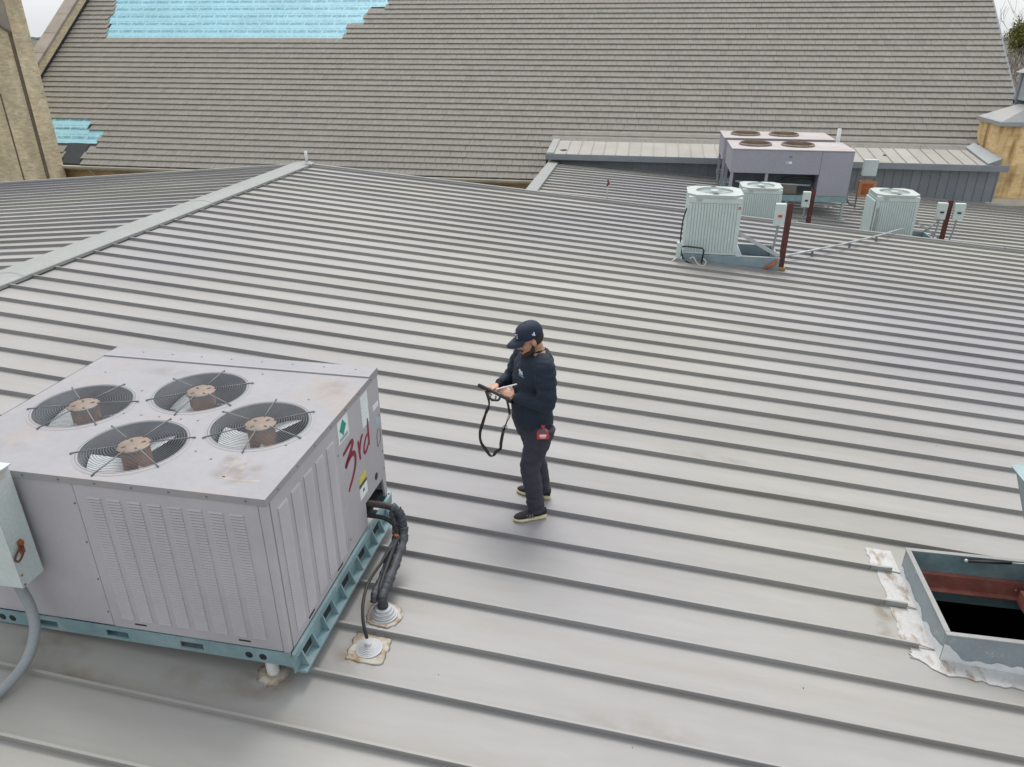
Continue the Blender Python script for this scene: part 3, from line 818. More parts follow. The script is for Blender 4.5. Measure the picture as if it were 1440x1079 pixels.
# screws on the top and lips
scr = [(-1.5, .80), (-1.36, .80), (-1.22, .80), (-1.05, .80), (-.92, .80), (-.78, .81), (-.3, 1.25), (-.85, 1.6), (-.16, .60), (-1.6, 1.15), (-2.1, 1.4), (-.55, .35), (-.7, .42)]
sm_ = MB(); sm_.lathe([(.0075, 0), (.0075, .002), (.004, .004)], n=8, capt=True)
sme = sm_.mesh('screw', M_wire)
def screw(p, rot=None):
    o = bpy.data.objects.new('screw', sme)
    q = UM @ Vector(p)
    mm = Matrix.Translation(q) @ UM.to_3x3().to_4x4()
    if rot is not None: mm = mm @ rot
    o.matrix_basis = mm
    place(o, unit)
for a, b in scr: screw((a, b, UH + .0005))
for i in range(8): screw((-.15 - i * .27, UD - .07, UH + .0102))
RX = Matrix.Rotation(R(90), 4, 'X'); RY = Matrix.Rotation(R(90), 4, 'Y')
for i in range(9): screw((-.12 - i * .25, -.0065, UH - .025), RX)
for i in range(7): screw((.0065, .15 + i * .26, UH - .025), RY)
# front: plain panel, louvred panel ; right: louvred panel, plain panel with notch
PX = -1.29                              # split between plain and louvred front panels
U().box(-UL + .004, PX - .004, .004, .02, .0, UH - .052).build('plain_panel', M_cab, unit, .003)
U().box(PX + .003, -.052, 0, .018, .0, UH - .052).build('louvre_panel', M_cab, unit, .003)
U().box(-.049, -.003, -.003, .045, -.005, UH - .052).build('corner_post', M_cab, unit, .006)
U().box(-.02, .002, .048, 1.012, 0, UH - .052).build('louvre_panel', M_cab, unit, .003)
# plain side panel with a cut corner for the pipes
poly = [(1.016, 0), (1.40, 0), (1.40, .215), (1.79, .205), (1.82, 0), (UD - .003, 0), (UD - .003, UH - .052), (1.016, UH - .052)]
U().prism(poly, 'x', -.02, 0).build('plain_panel', M_cab, unit, .002)
U().box(-UL + .004, -.004, UD - .02, UD - .002, 0, UH - .052).build('plain_panel', M_cab, unit)
U().box(-UL + .002, -UL + .02, .022, UD - .022, 0, UH - .052).build('plain_panel', M_cab, unit)
U().box(-.16, -.022, 1.38, 1.398, 0, .25).box(-.16, -.14, 1.40, 1.82, 0, .25).box(-.14, -.022, 1.40, 1.82, .222, .24).build('pipe_recess', M_rail, unit)
U().box(-UL + .03, -.03, .03, UD - .03, .02, .05).build('inner_floor', M_dark, unit)
def louvre_column(x0, x1, z0, z1, face):
    """pressed slits: raised strip with small angled hoods"""
    m = U(); n = int((z1 - z0) / .0215); w = x1 - x0
    for i in range(n):
        z = z0 + i * .0215
        a = .0 ; d = .009
        if face == 'front':
            P = [(x0, -a, z + .0165), (x1, -a, z + .0165), (x1, -d, z + .003), (x0, -d, z + .003), (x0, -a, z + .0025), (x1, -a, z + .0025)]
        else:
            P = [(a + .002, x0, z + .0165), (a + .002, x1, z + .0165), (d + .002, x1, z + .003), (d + .002, x0, z + .003), (a + .002, x0, z + .0025), (a + .002, x1, z + .0025)]
        m.add(P, [(0, 1, 2, 3), (3, 2, 5, 4), (0, 3, 4), (1, 5, 2)])
    lc = m.build('louvre_column', M_cab, unit)
    s = U()  # flat darker strip under the hoods, painting in the shade of the slits
    z1 = z0 + n * .0215 - .006; x0 += .003; x1 -= .003
    if face == 'front': s.add([(x0, -.001, z0), (x1, -.001, z0), (x1, -.001, z1), (x0, -.001, z1)], [(0, 1, 2, 3)])
    else: s.add([(.003, x0, z0), (.003, x1, z0), (.003, x1, z1), (.003, x0, z1)], [(0, 1, 2, 3)])
    s.build('slit_shade', mat('slit_shadow', (.17, .165, .185, 1), .7), lc)
    return lc
for i in range(8):
    x0 = PX + .085 + i * .137
    louvre_column(x0, x0 + .092, .085, UH - .115, 'front')
for i in range(5):
    y0 = .115 + i * .178
    louvre_column(y0, y0 + .118, .075, UH - .115, 'side')
for x in (-1.12, -.36): U().box(x, x + .085, -.0025, .0, .042, .054).build('pull_slot', M_dark, unit)
for y in (.28, .78): U().box(.002, .0045, y, y + .09, .03, .045).build('pull_slot', M_dark, unit)
for x, z in ((PX - .02, 1.0), (PX - .02, .7), (PX - .02, .4), (PX - .02, .12)): screw((x, .0035, z), RX)
for y, z in ((1.0, .9), (1.05, .12), (1.83, .8), (1.84, .45), (1.84, .28)): screw((.0025, y, z), RY)
m = U(); m.M = UM @ Matrix.Translation((.0025, 1.66, .31)) @ Matrix.Rotation(R(90), 4, 'Y'); m.lathe([(.001, .0), (.03, 0), (.033, -.002)], n=22); m.build('knockout_hole', M_black, unit)
# base rails with fork slots, slotted side beam
r = U()
zt, zb = -.004, -.112
slots = [(-1.92, -1.74), (-1.36, -1.19), (-.80, -.63)]
cuts = sorted(slots)
r.box(-UL - .01, .012, -.012, .0, zt - .030, zt); r.box(-UL - .01, .012, -.012, .0, zb, zb + .022)
prev = -UL - .01
for a, b in cuts:
    r.box(prev, a, -.0118, .0, zb + .0222, zt - .0302); prev = b
r.box(prev, .012, -.0118, .0, zb + .0222, zt - .0302)
r.box(-UL - .01, .012, .0, .06, zb, zb + .006)
r.box(-UL - .01, .012, .05, .06, zb + .006, zt - .004)
r.build('front_rail', M_rail, unit)
for x in (-.30, -.20, -2.10, -2.18):
    m = U(); m.M = UM @ Matrix.Translation((x, -.0125, -.062)) @ Matrix.Rotation(R(90), 4, 'X'); m.lathe([(.001, 0), (.026, .0), (.029, -.002)], n=18); m.build('rail_hole', M_black, unit)
r = U()
r.box(.004, .03, -.012, UD + .01, -.055, -.004)
r.box(.0, .012, .0, UD, -.18, -.056)
r.box(.0, .075, .03, UD, -.200, -.182)
r.build('side_rail', M_rail, unit)
for i in range(11):
    y = .08 + i * .165
    U().hexa([(.0121, y, -.18), (.070, y, -.18), (.070, y + .012, -.18), (.0121, y + .012, -.18), (.0121, y, -.057), (.030, y, -.057), (.030, y + .012, -.057), (.0121, y + .012, -.057)]).build('rail_stiffener', M_rail, unit)
for i in range(5):
    y = .11 + i * .33
    U().box(.0125, .0145, y, y + .14, -.15, -.075).build('rail_slot', M_dark, unit)
U().box(-UL, 0.02, UD - .01, UD + .04, -.112, -.004).build('rear_rail', M_rail, unit)
U().box(-UL - .01, -UL + .03, .06, UD - .02, -.112, -.004).build('side_rail', M_rail, unit)
# support feet under the frame
def feet():
    for (x, y) in ((-.2, .07), (-.35, 1.72), (-1.25, 1.72)):
        q = UM @ Vector((x, y, 0)); zg = pan(q.x)
        MB().lathe([(.042, zg - UZ * 0), (.042, UZ - .115)], (q.x, q.y, 0), 18, capt=True).build('support_pipe', M_pvc, unit)
feet()
for (x, y) in ((-.2, .07), (-.35, 1.72)):
    q = UM @ Vector((x, y, 0)); zg = pan(q.x)
    p = MB(); n = 26; rr = random.Random(int(y * 100)); ring = []; top_ = []
    for k in range(n):
        a = 6.2832 * k / n; rad = .11 * rr.uniform(.9, 1.12)
        ring.append((q.x + rad * math.cos(a), q.y + rad * math.sin(a), pan(q.x + rad * math.cos(a)) + .002))
        top_.append((q.x + .06 * math.cos(a), q.y + .06 * math.sin(a), pan(q.x + .06 * math.cos(a)) + .02))
    p.loft([ring, top_]); p.build('sealant_collar', M_seal, unit)

# fans: motor (part) > guard, blades, plate
def fan_parts():
    mo = MB(); mo.lathe([(.075, -.20), (.092, -.185), (.092, -.04), (.088, -.018), (.088, .0)], n=26, capb=True, capt=True)
    motor = mo.mesh('fan_motor', M_rust)
    pl = MB(); pl.lathe([(.106, .001), (.108, .007), (.103, .012)], n=28, capb=True, capt=True)
    plate = pl.mesh('motor_plate', M_motor)
    bl = MB()
    for i in range(3):
        a0 = 6.2832 * i / 3 + .3
        for j in range(6):
            a, b = a0 + j * .17, a0 + (j + 1) * .17
            zA, zB = -.07 - .018 * j, -.07 - .018 * (j + 1)
            rin, ro = .06, .305
            bl.add([(rin * math.cos(a), rin * math.sin(a), zA - .03), (ro * math.cos(a), ro * math.sin(a), zA), (ro * math.cos(b), ro * math.sin(b), zB), (rin * math.cos(b), rin * math.sin(b), zB - .03)], [(0, 1, 2, 3)], True)
    bl.lathe([(.06, -.27), (.06, -.2)], n=16, capb=True)
    blades = bl.mesh('fan_blades', M_blade, False)
    gd = MB()
    for k in range(15):
        rr = .112 + k * .0165
        z = .016 - .010 * (k / 14) ** 2
        gd.tube([(rr * math.cos(6.2832 * q / 44), rr * math.sin(6.2832 * q / 44), z) for q in range(44)], .0021, 4, closed=True)
    guard = gd.mesh('fan_guard', M_wire, False)
    sp = MB()
    for k in range(6):
        a = 6.2832 * k / 6 + .35
        sp.tube([(.095 * math.cos(a), .095 * math.sin(a), .016), (.375 * math.cos(a), .375 * math.sin(a), .008)], .0042, 6)
        sp.ball((.375 * math.cos(a), .375 * math.sin(a), .006), .007, 6, 5)
    spokes = sp.mesh('guard_spokes', M_wire, False)
    th = MB(); th.lathe([(.327, .003), (.322, -.03), (.325, -.30)], n=44)
    throat = th.mesh('fan_throat', M_throat, False)
    lp = MB(); lp.lathe([(.366, .0012), (.350, .006), (.335, .006), (.327, .003)], n=44)
    lip = lp.mesh('fan_lip', M_cabtop, False)
    bo = MB()
    for k in range(4):
        a = 6.2832 * k / 4 + .7
        bo.M = Matrix.Translation((.062 * math.cos(a), .062 * math.sin(a), .0)) @ Matrix.Rotation(a, 4, 'Z')
        bo.box(-.013, .013, -.007, .007, .0115, .015)
    bo.M = None
    bolts = bo.mesh('plate_slots', M_print)
    return motor, plate, blades, guard, spokes, throat, bolts, lip
FP = fan_parts()
for i, (a, b) in enumerate(FANS):
    M0 = UM @ Matrix.Translation((a, b, UH)) @ Matrix.Rotation(.0, 4, 'Z')
    mo = bpy.data.objects.new('fan_motor', FP[0]); mo.matrix_basis = M0; place(mo, unit)
    for nm, me in zip(('motor_plate', 'fan_blades', 'fan_guard', 'guard_spokes', 'fan_throat', 'plate_slots', 'fan_lip'), FP[1:]):
        o = bpy.data.objects.new(nm, me)
        o.matrix_basis = M0 @ Matrix.Rotation(i * .9 if nm == 'fan_blades' else i * .12, 4, 'Z')
        place(o, mo)

# labels and the sprayed "3rd" on the side (side plane local x = 0)
def sticker(name, pts, material, off=.0012, label=None):
    """pts = (y, z) in cabinet coordinates on the right face"""
    m = U(); k = len(pts)
    m.add([(off, p[0], p[1]) for p in pts] + [(off - .001, p[0], p[1]) for p in pts], [tuple(range(k))[::-1], tuple(range(k, 2 * k))] + [(i, (i + 1) % k, k + (i + 1) % k, k + i) for i in range(k)])
    o = m.build(name, material, unit)
    if label: o['label'] = label
    return o
def cz(z): return z - UZ                 # world z to cabinet z
def cy(y): return y - 3.286
def rect(y0, y1, z0, z1): return [(cy(y0), cz(z0)), (cy(y1), cz(z0)), (cy(y1), cz(z1)), (cy(y0), cz(z1))]
sticker('refrigerant_label', rect(4.33, 4.515, .615, .795), M_lab, label='white label with a green diamond')
sticker('label_diamond', [(cy(4.355), cz(.715)), (cy(4.415), cz(.655)), (cy(4.478), cz(.720)), (cy(4.42), cz(.785))], M_green, .0022)
for k in range(3): sticker('label_line', rect(4.35, 4.495, .648 - k * .01, .652 - k * .01), M_print, .0022)
sticker('data_label', rect(4.77, 4.91, .515, .785), M_lab, label='tall white data label')
for k in range(6): sticker('label_line', rect(4.785, 4.895 - (k % 3) * .02, .74 - k * .033, .744 - k * .033), mat('faint_print', (.45, .55, .58, 1), .6), .0022)
sticker('small_label', rect(5.003, 5.12, .545, .592), M_white)
sticker('label_line', rect(5.02, 5.10, .566, .571), mat('faint_print', (.45, .55, .58, 1)), .0022)
ov = [(cy(5.063) + .034 * math.cos(6.2832 * k / 20), cz(.428) + .034 * math.sin(6.2832 * k / 20)) for k in range(20)]
sticker('round_label', ov, M_paleblue)
sticker('warning_label', rect(4.595, 4.748, -.045, .06), M_lab)
sticker('warning_band', rect(4.595, 4.748, .094, .16), M_yellow)
sticker('warning_text_band', rect(4.595, 4.748, .061, .093), M_print)
sticker('label_mark', rect(4.655, 4.685, .002, .03), M_print, .0022)
out = [(5.03, .20), (5.09, .22), (5.11, .25), (5.11, .33), (5.06, .35), (5.03, .31)]
m = U(); m.tube([(.002, cy(a), cz(b)) for a, b in out], .0018, 4, closed=True); m.build('panel_outline', M_print, unit)
def ribbon(name, pts, w, material, off, parent=unit):
    """flat brush stroke on the side panel through (y, z) points with width w"""
    P = [Vector((p[0], p[1])) for p in pts]; sub = []
    for i in range(len(P) - 1):
        p0 = P[max(i - 1, 0)]; p1 = P[i]; p2 = P[i + 1]; p3 = P[min(i + 2, len(P) - 1)]
        for j in range(6):
            t = j / 6
            sub.append(.5 * ((2 * p1) + (p2 - p0) * t + (2 * p0 - 5 * p1 + 4 * p2 - p3) * t * t + (3 * p1 - p0 - 3 * p2 + p3) * t ** 3))
    sub.append(P[-1]); vs = []; n = len(sub)
    for i, p in enumerate(sub):
        t = (sub[min(i + 1, n - 1)] - sub[max(i - 1, 0)]).normalized(); q = Vector((-t.y, t.x))
        ww = w * (.55 + .45 * math.sin(math.pi * (i + .6) / (n + .2)) ** .5) / 2
        vs += [(off, cy(p.x + q.x * ww), cz(p.y + q.y * ww)), (off, cy(p.x - q.x * ww), cz(p.y - q.y * ww))]
    m = U(); m.add(vs, [(2 * i, 2 * i + 1, 2 * i + 3, 2 * i + 2) for i in range(n - 1)])
    return m.build(name, material, parent)
ribbon('sprayed_numeral', [(4.372, .508), (4.44, .520), (4.515, .535), (4.555, .525), (4.545, .495), (4.49, .455), (4.425, .418), (4.400, .392), (4.45, .418), (4.52, .430), (4.565, .415), (4.580, .365), (4.555, .300), (4.49, .235), (4.43, .195), (4.41, .168)], .044, M_spray, .0014)
ribbon('sprayed_letter', [(4.655, .470), (4.66, .41), (4.665, .335), (4.668, .295)], .036, M_spray, .0014)
ribbon('sprayed_letter', [(4.665, .36), (4.69, .42), (4.725, .465), (4.755, .475)], .034, M_spray, .0016)
ribbon('sprayed_letter', [(4.87, .555), (4.868, .48), (4.866, .40), (4.862, .335), (4.858, .318)], .034, M_spray, .0014)
ribbon('sprayed_letter', [(4.858, .425), (4.81, .415), (4.765, .37), (4.75, .325), (4.775, .300), (4.82, .315), (4.858, .355)], .032, M_spray, .0016)
# rust ghost of a removed plate on the top
for pts in ([(-.36, .17), (-.37, .30), (-.38, .42)], [(-.37, .17), (-.25, .155), (-.12, .17)], [(-.30, .40), (-.31, .34), (-.30, .26)]):
    mm = U(); P = [Vector((a, b)) for a, b in pts]
    for i in range(2):
        t = (P[i + 1] - P[i]).normalized(); q = Vector((-t.y, t.x)) * .012
        mm.add([(P[i].x + q.x, P[i].y + q.y, UH + .0006), (P[i].x - q.x, P[i].y - q.y, UH + .0006), (P[i + 1].x - q.x, P[i + 1].y - q.y, UH + .0006), (P[i + 1].x + q.x, P[i + 1].y + q.y, UH + .0006)], [(0, 1, 2, 3)])
    mm.build('rust_stain', mat('faint_rust', (.335, .305, .285, 1), .6, var=.15, scale=12), unit)

# ---------------------------------------------------------------- pipes, boots and conduit beside the unit
def boot(loc, label, rings, h, r0, r1, patch, square, sd):
    x, y = loc; zg = pan(x)
    root = empty('pipe_boot', (x, y, zg), label, 'pipe boot', 'roof pipe boots beside the rooftop unit')
    rr = random.Random(sd); n = 40; a_ = []; b_ = []
    for k in range(n):
        a = 6.2832 * k / n; c, s_ = math.cos(a), math.sin(a)
        q = patch * ((1 / max(abs(c), abs(s_))) ** square) * rr.uniform(.93, 1.07)
        a_.append((x + q * c, y + q * s_, pan(x + q * c) + .002))
        q2 = q * .88
        b_.append((x + q2 * c, y + q2 * s_, pan(x + q2 * c) + .010))
    MB().loft([a_, b_]).build('sealant_bed', M_seal, root)
    prof = [(r0 + .012, .006), (r0 + .012, .016)]
    for k in range(rings):
        t = k / rings; t2 = (k + .55) / rings
        prof += [(r0 + (r1 - r0) * t, .018 + h * t), (r0 + (r1 - r0) * t, .018 + h * t2), (r0 + (r1 - r0) * (t + .6 / rings), .018 + h * t2)]
    prof += [(r1, .018 + h), (r1, .03 + h)]
    MB().lathe(prof, (x, y, zg), 30, smooth=False, capt=True).build('rubber_cone', M_boot, root)
    return root
boot((7.512, 3.720), 'ribbed grey rubber boot with square stained sealant and thin cable', 6, .034, .085, .024, .14, .85, 1)
boot((7.506, 4.065), 'domed grey rubber boot where the taped pipes enter the roof', 2, .052, .092, .062, .135, .1, 2)

pl = empty('refrigerant_lines', (7.5, 4.08, pan(7.5)), 'black taped refrigerant pipes bending down from the rooftop unit to the roof', 'pipes')
def curve(pts, n=8):
    P = [Vector(p) for p in pts]; out = []
    for i in range(len(P) - 1):
        p0 = P[max(i - 1, 0)]; p1 = P[i]; p2 = P[i + 1]; p3 = P[min(i + 2, len(P) - 1)]
        for j in range(n):
            t = j / n
            out.append(.5 * ((2 * p1) + (p2 - p0) * t + (2 * p0 - 5 * p1 + 4 * p2 - p3) * t * t + (3 * p1 - p0 - 3 * p2 + p3) * t ** 3))
    return out + [P[-1]]
c1 = curve([(6.95, 4.74, -.165), (7.20, 4.74, -.165), (7.36, 4.73, -.165), (7.445, 4.715, -.20), (7.475, 4.70, -.30), (7.50, 4.62, -.40), (7.50, 4.45, -.46), (7.495, 4.26, -.50), (7.495, 4.12, -.52), (7.50, 4.075, -.55), (7.504, 4.067, -.60)])
rr = random.Random(6)
MB().tube(c1[:20], .028, 12).build('suction_pipe', mat('brown_black_insulation', (.045, .035, .033, 1), .6, var=.3, scale=12), pl)
rad = [.036 + rr.uniform(-.007, .008) for _ in c1[18:]]
MB().tube(c1[18:], rad, 12).build('insulated_pipe', M_insul, pl)
MB().tube([p + Vector((-.062, -.012, .006)) for p in c1[24:-6]], [.027 + rr.uniform(-.005, .005) for _ in c1[24:-6]], 10).build('insulated_pipe', M_insul, pl)
c2 = curve([(7.00, 4.70, -.255), (7.20, 4.70, -.255), (7.34, 4.69, -.26), (7.43, 4.66, -.31), (7.45, 4.60, -.38), (7.45, 4.45, -.43), (7.452, 4.28, -.47), (7.462, 4.14, -.50), (7.475, 4.09, -.56)])
MB().tube(c2, .019, 10).build('liquid_pipe', M_black, pl)
for i in (22, 34, 58):
    a, b = c1[i], c1[i + 1]
    MB().tube([a, a.lerp(b, 1.4)], [.045, .042], 12).build('tape_wrap', M_insul, pl)
MB().bar((7.40, 4.40, -.47), (7.46, 4.62, -.36), .05, .03).build('foam_strip', M_insul, pl, .008)
MB().ball((7.452, 4.60, -.345), (.022, .018, .010), 10, 6).build('copper_joint', M_orange, pl)
cable = curve([(7.43, 4.55, -.41), (7.41, 4.35, -.42), (7.40, 4.1, -.40), (7.42, 3.92, -.42), (7.455, 3.80, -.47), (7.49, 3.735, -.53), (7.505, 3.722, -.58)])
tag(MB().tube(cable, .012, 10).build('control_cable', M_black), 'thin black cable hanging from the taped pipes to the ribbed boot', 'cable')

# disconnect box on the front of the unit, with hasp and flexible conduit
dx = empty('disconnect_box', (5.3, 3.2, .1), 'rust stained pale mint disconnect box on the front of the rooftop unit', 'electrical box')
MB().box(4.98, 5.50, 3.095, 3.272, .105, .915).build('enclosure', M_mintbox, dx, .006)
MB().box(4.965, 5.515, 3.075, 3.28, .918, .930).build('box_lid', M_mintbox, dx, .004)
MB().box(4.985, 5.5045, 3.088, 3.093, .11, .90).build('front_cover', M_mintbox, dx, .003)
MB().box(5.5015, 5.512, 3.15, 3.185, .33, .43).box(5.5015, 5.53, 3.155, 3.18, .40, .43).build('hasp', M_orange, dx, .004)
MB().tube(curve([(5.525, 3.165, .40), (5.545, 3.13, .36), (5.54, 3.09, .33), (5.52, 3.09, .35), (5.53, 3.14, .40)]), .007, 8).build('lock_shackle', mat('dark_rust', (.10, .035, .02, 1), .8, var=.3, scale=20), dx)
for z in (.125, .20):
    q = MB(); q.M = Matrix.Translation((5.501, 3.11, z)) @ RY; q.lathe([(.009, 0), (.009, .003), (.005, .006)], n=8, capt=True); q.build('screw', M_orange, dx)
MB().box(5.5005, 5.5025, 3.095, 3.118, .11, .90).build('cover_flange', M_mintbox, dx, .002)
co = curve([(5.36, 3.18, .11), (5.37, 3.18, .02), (5.42, 3.16, -.12), (5.46, 3.10, -.26), (5.47, 2.98, -.38), (5.45, 2.84, -.44), (5.40, 2.70, -.465), (5.30, 2.5, -.46), (5.1, 2.3, -.44)])
tag(MB().tube(co, .034, 14).build('flexible_conduit', M_conduit), 'grey flexible conduit curving down from the mint disconnect box', 'conduit')

# ---------------------------------------------------------------- condensers
def condenser(root, w, d, h, cap=.045):
    """pale mint condenser: corner posts, louvred sides of vertical ribs, top with fan grille; root at base centre"""
    a, b = w / 2, d / 2
    MB().box(-a + .014, a - .014, -b + .014, b - .014, .0, h - .12).build('coil_core', mat('coil_mint', (.40, .47, .455, 1), .6), root)  # core in a slightly duller mint than the ribs
    MB().box(-a, a, -b, b, -.0, .045).build('base_pan', M_mint, root, .006)
    for sx in (-1, 1):
        for sy in (-1, 1):
            MB().box(sx * (a - .085), sx * a, sy * (b - .06), sy * b, .047, h - .16).build('corner_post', M_mint, root, .012)
    band = MB(); band.box(-a, a, -b, b, h - .158, h - .03); band.build('top_band', M_mint, root, .02)
    n = 15
    for i in range(n):
        x = -a + .09 + (w - .18) * (i + .5) / n
        MB().box(x - .021, x + .021, -b + .003, -b + .013, .05, h - .162).build('side_rib', M_mint, root, .006, seg=1)
    nd = 10
    for i in range(nd):
        y = -b + .08 + (d - .16) * (i + .5) / nd
        for sx in (-1, 1):
            MB().box(sx * (a - .003), sx * (a - .013), y - .030, y + .030, .05, h - .162).build('side_rib', M_mint, root, .006, seg=1)
    ch_ = .16; o = .02
    outer = [(-a - o + ch_, -b - o), (a + o - ch_, -b - o), (a + o, -b - o + ch_), (a + o, b + o - ch_), (a + o - ch_, b + o), (-a - o + ch_, b + o), (-a - o, b + o - ch_), (-a - o, -b - o + ch_)]
    Rf = min(w, d) * .40
    vs, fs = plate_holes(outer, [(0, 0, Rf)], 36)
    t = MB(); t.add([(p[0], p[1], h + .01) for p in vs], fs)
    k = len(outer)
    t.add([(p[0], p[1], h + .01) for p in outer] + [(p[0] * .99, p[1] * .99, h - .045) for p in outer], [(i, (i + 1) % k, k + (i + 1) % k, k + i) for i in range(k)])
    t.build('top_cover', M_minttop, root)
    MB().lathe([(Rf + .03, .011), (Rf + .015, .016), (Rf, .012), (Rf - .004, -.13)], (0, 0, h), 36).build('fan_ring', M_minttop, root, fixn=False)
    MB().lathe([(.0, -.11), (Rf, -.11)], (0, 0, h), 30).build('fan_well', mat('well_grey', (.10, .115, .115, 1), .7), root, fixn=False)
    bl = MB()
    for i in range(3):
        a0 = 2.094 * i
        for j in range(5):
            p, q = a0 + j * .2, a0 + (j + 1) * .2
            bl.add([(.06 * math.cos(p), .06 * math.sin(p), h - .07 - .006 * j), (Rf * .93 * math.cos(p), Rf * .93 * math.sin(p), h - .05 - .008 * j), (Rf * .93 * math.cos(q), Rf * .93 * math.sin(q), h - .058 - .008 * j), (.06 * math.cos(q), .06 * math.sin(q), h - .076 - .006 * j)], [(0, 1, 2, 3)], True)
    bl.build('fan_blades', M_throat, root, fixn=False)
    g = MB()
    for i in range(8):
        rr = .08 + (Rf - .08) * i / 7
        g.tube([(rr * math.cos(6.2832 * q / 32), rr * math.sin(6.2832 * q / 32), h + .020 - .008 * (i / 7) ** 2) for q in range(32)], .003, 4, closed=True)
    for i in range(8):
        an = .785 * i + .2
        g.tube([(.05 * math.cos(an), .05 * math.sin(an), h + .021), (Rf * math.cos(an), Rf * math.sin(an), h + .013)], .005, 4)
    g.build('fan_guard', mat('guard_grey', (.30, .345, .335, 1), .5), root, fixn=False)
    MB().lathe([(.10, .012), (.10, .022), (.06, .027)], (0, 0, h), 20, capt=True).build('fan_hub', M_minttop, root)
    for sy in (-1, 1): MB().box(-.05, .05, sy * (Rf + .012) - .018, sy * (Rf + .012) + .018, h + .0215, h + .028).build('grille_clip', M_print, root)
    MB().box(-a + .16, -a + .27, -b - .003, -b + .003, h - .125, h - .07).build('name_plate', mat('name_plate_grey', (.36, .42, .41, 1), .5), root)
zA = pan(10.585) + .19
cA = empty('condenser', (10.585, 15.42, -.752), 'tall pale mint condenser on a slate tray beside the near red post', 'condenser', 'pale mint condensers')
cA.location = (0, 0, 0); condenser(cA, 1.03, .90, 1.165); cA.location = (10.585, 15.42, -.752)
MB().box(11.03, 11.075, 14.962, 14.968, .16, .215).build('red_sticker', mat('pink_red', (.55, .12, .17, 1), .5), cA)
cB = copy_tree(cA); cB.location = (12.245, 20.85, -1.50); cB.scale = (.98, 1, .93); cB['label'] = 'short pale mint condenser in front of the twin fan lilac units'
cC = copy_tree(cA); cC.location = (15.65, 21.05, -1.74); cC.scale = (1.0, 1.06, 1.05); cC['label'] = 'pale mint condenser on the lower roof, rightmost of the three'
for ch__ in list(cC.children):
    if ch__.name.startswith('red_sticker'): bpy.data.objects.remove(ch__)
# side casing and pipe on the right condenser
MB().box(15.09, 15.13, 20.64, 21.48, -1.70, -.68).build('side_casing', M_mint, cC, .01)
MB().tube(curve([(15.19, 20.58, -.85), (15.21, 20.55, -1.1), (15.19, 20.54, -1.4), (15.25, 20.55, -1.6)]), .03, 8).build('cable_sleeve', M_trim, cC)

def tray(name, label, x0, x1, y0, y1, zt, zf, parent_group):
    root = empty(name, ((x0 + x1) / 2, (y0 + y1) / 2, zf((x0 + x1) / 2)), label, 'equipment curb', parent_group)
    t = .035
    def side(xa, xb, ya, yb):
        MB().hexa([(xa, ya, zf(xa) - .045), (xb, ya, zf(xb) - .045), (xb, yb, zf(xb) - .045), (xa, yb, zf(xa) - .045), (xa, ya, zt), (xb, ya, zt), (xb, yb, zt), (xa, yb, zt)]).build('curb_side', M_slate_tray, root, .004)
    side(x0, x1, y0, y0 + t); side(x0, x1, y1 - t, y1); side(x0, x0 + t, y0 + t + .001, y1 - t - .001); side(x1 - t, x1, y0 + t + .001, y1 - t - .001)
    xm = x0 + .60 * (x1 - x0)
    side(xm, xm + t, y0 + t + .001, y1 - t - .001)
    MB().box(x0 + t, xm, y0 + t, y1 - t, zt - .03, zt - .006).build('curb_deck', M_slate_tray, root)
    for ya in (y0 - .006, y1 - .03): MB().box(xm - .01, x1 + .004, ya, ya + .04, zt + .001, zt + .012).build('curb_lip', M_galv, root)
    MB().hexa([(xm + t, y0 + t, zf(xm) - .0), (x1 - t, y0 + t, zf(x1) - .0), (x1 - t, y1 - t, zf(x1) - .0), (xm + t, y1 - t, zf(xm)), (xm + t, y0 + t, zf(xm) + .01), (x1 - t, y0 + t, zf(x1) + .01), (x1 - t, y1 - t, zf(x1) + .01), (xm + t, y1 - t, zf(xm) + .01)]).build('curb_bottom', mat('tray_bottom', (.06, .085, .10, 1), .5), root)
    return root
tA = tray('equipment_curb', 'slate blue sheet metal curb under the tall mint condenser', 10.06, 11.94, 14.93, 15.92, -.756, zr, 'equipment curbs')
MB().bar((11.10, 15.0, -.30), (11.93, 14.99, -.73), .07, .012, (0, 1, 0)).build('brace', M_galv, tA)
MB().tube(curve([(11.65, 14.9, -.98), (11.78, 14.88, -.9), (11.85, 14.9, -.84), (11.88, 14.94, -.80)]), .03, 8).build('hose', M_orange, tA)
tC = tray('equipment_curb', 'slate blue curb beside the right condenser on the lower roof', 15.13, 16.75, 20.6, 21.5, -1.62, zl, 'equipment curbs')
MB().bar((16.15, 20.9, -1.15), (16.9, 20.8, -1.62), .05, .012, (0, 1, 0)).build('brace', M_galv, tC)
tB = tray('equipment_curb', 'slate blue curb beside the short condenser behind the rake edge', 11.75, 13.4, 20.4, 21.3, -1.42, zl, 'equipment curbs')
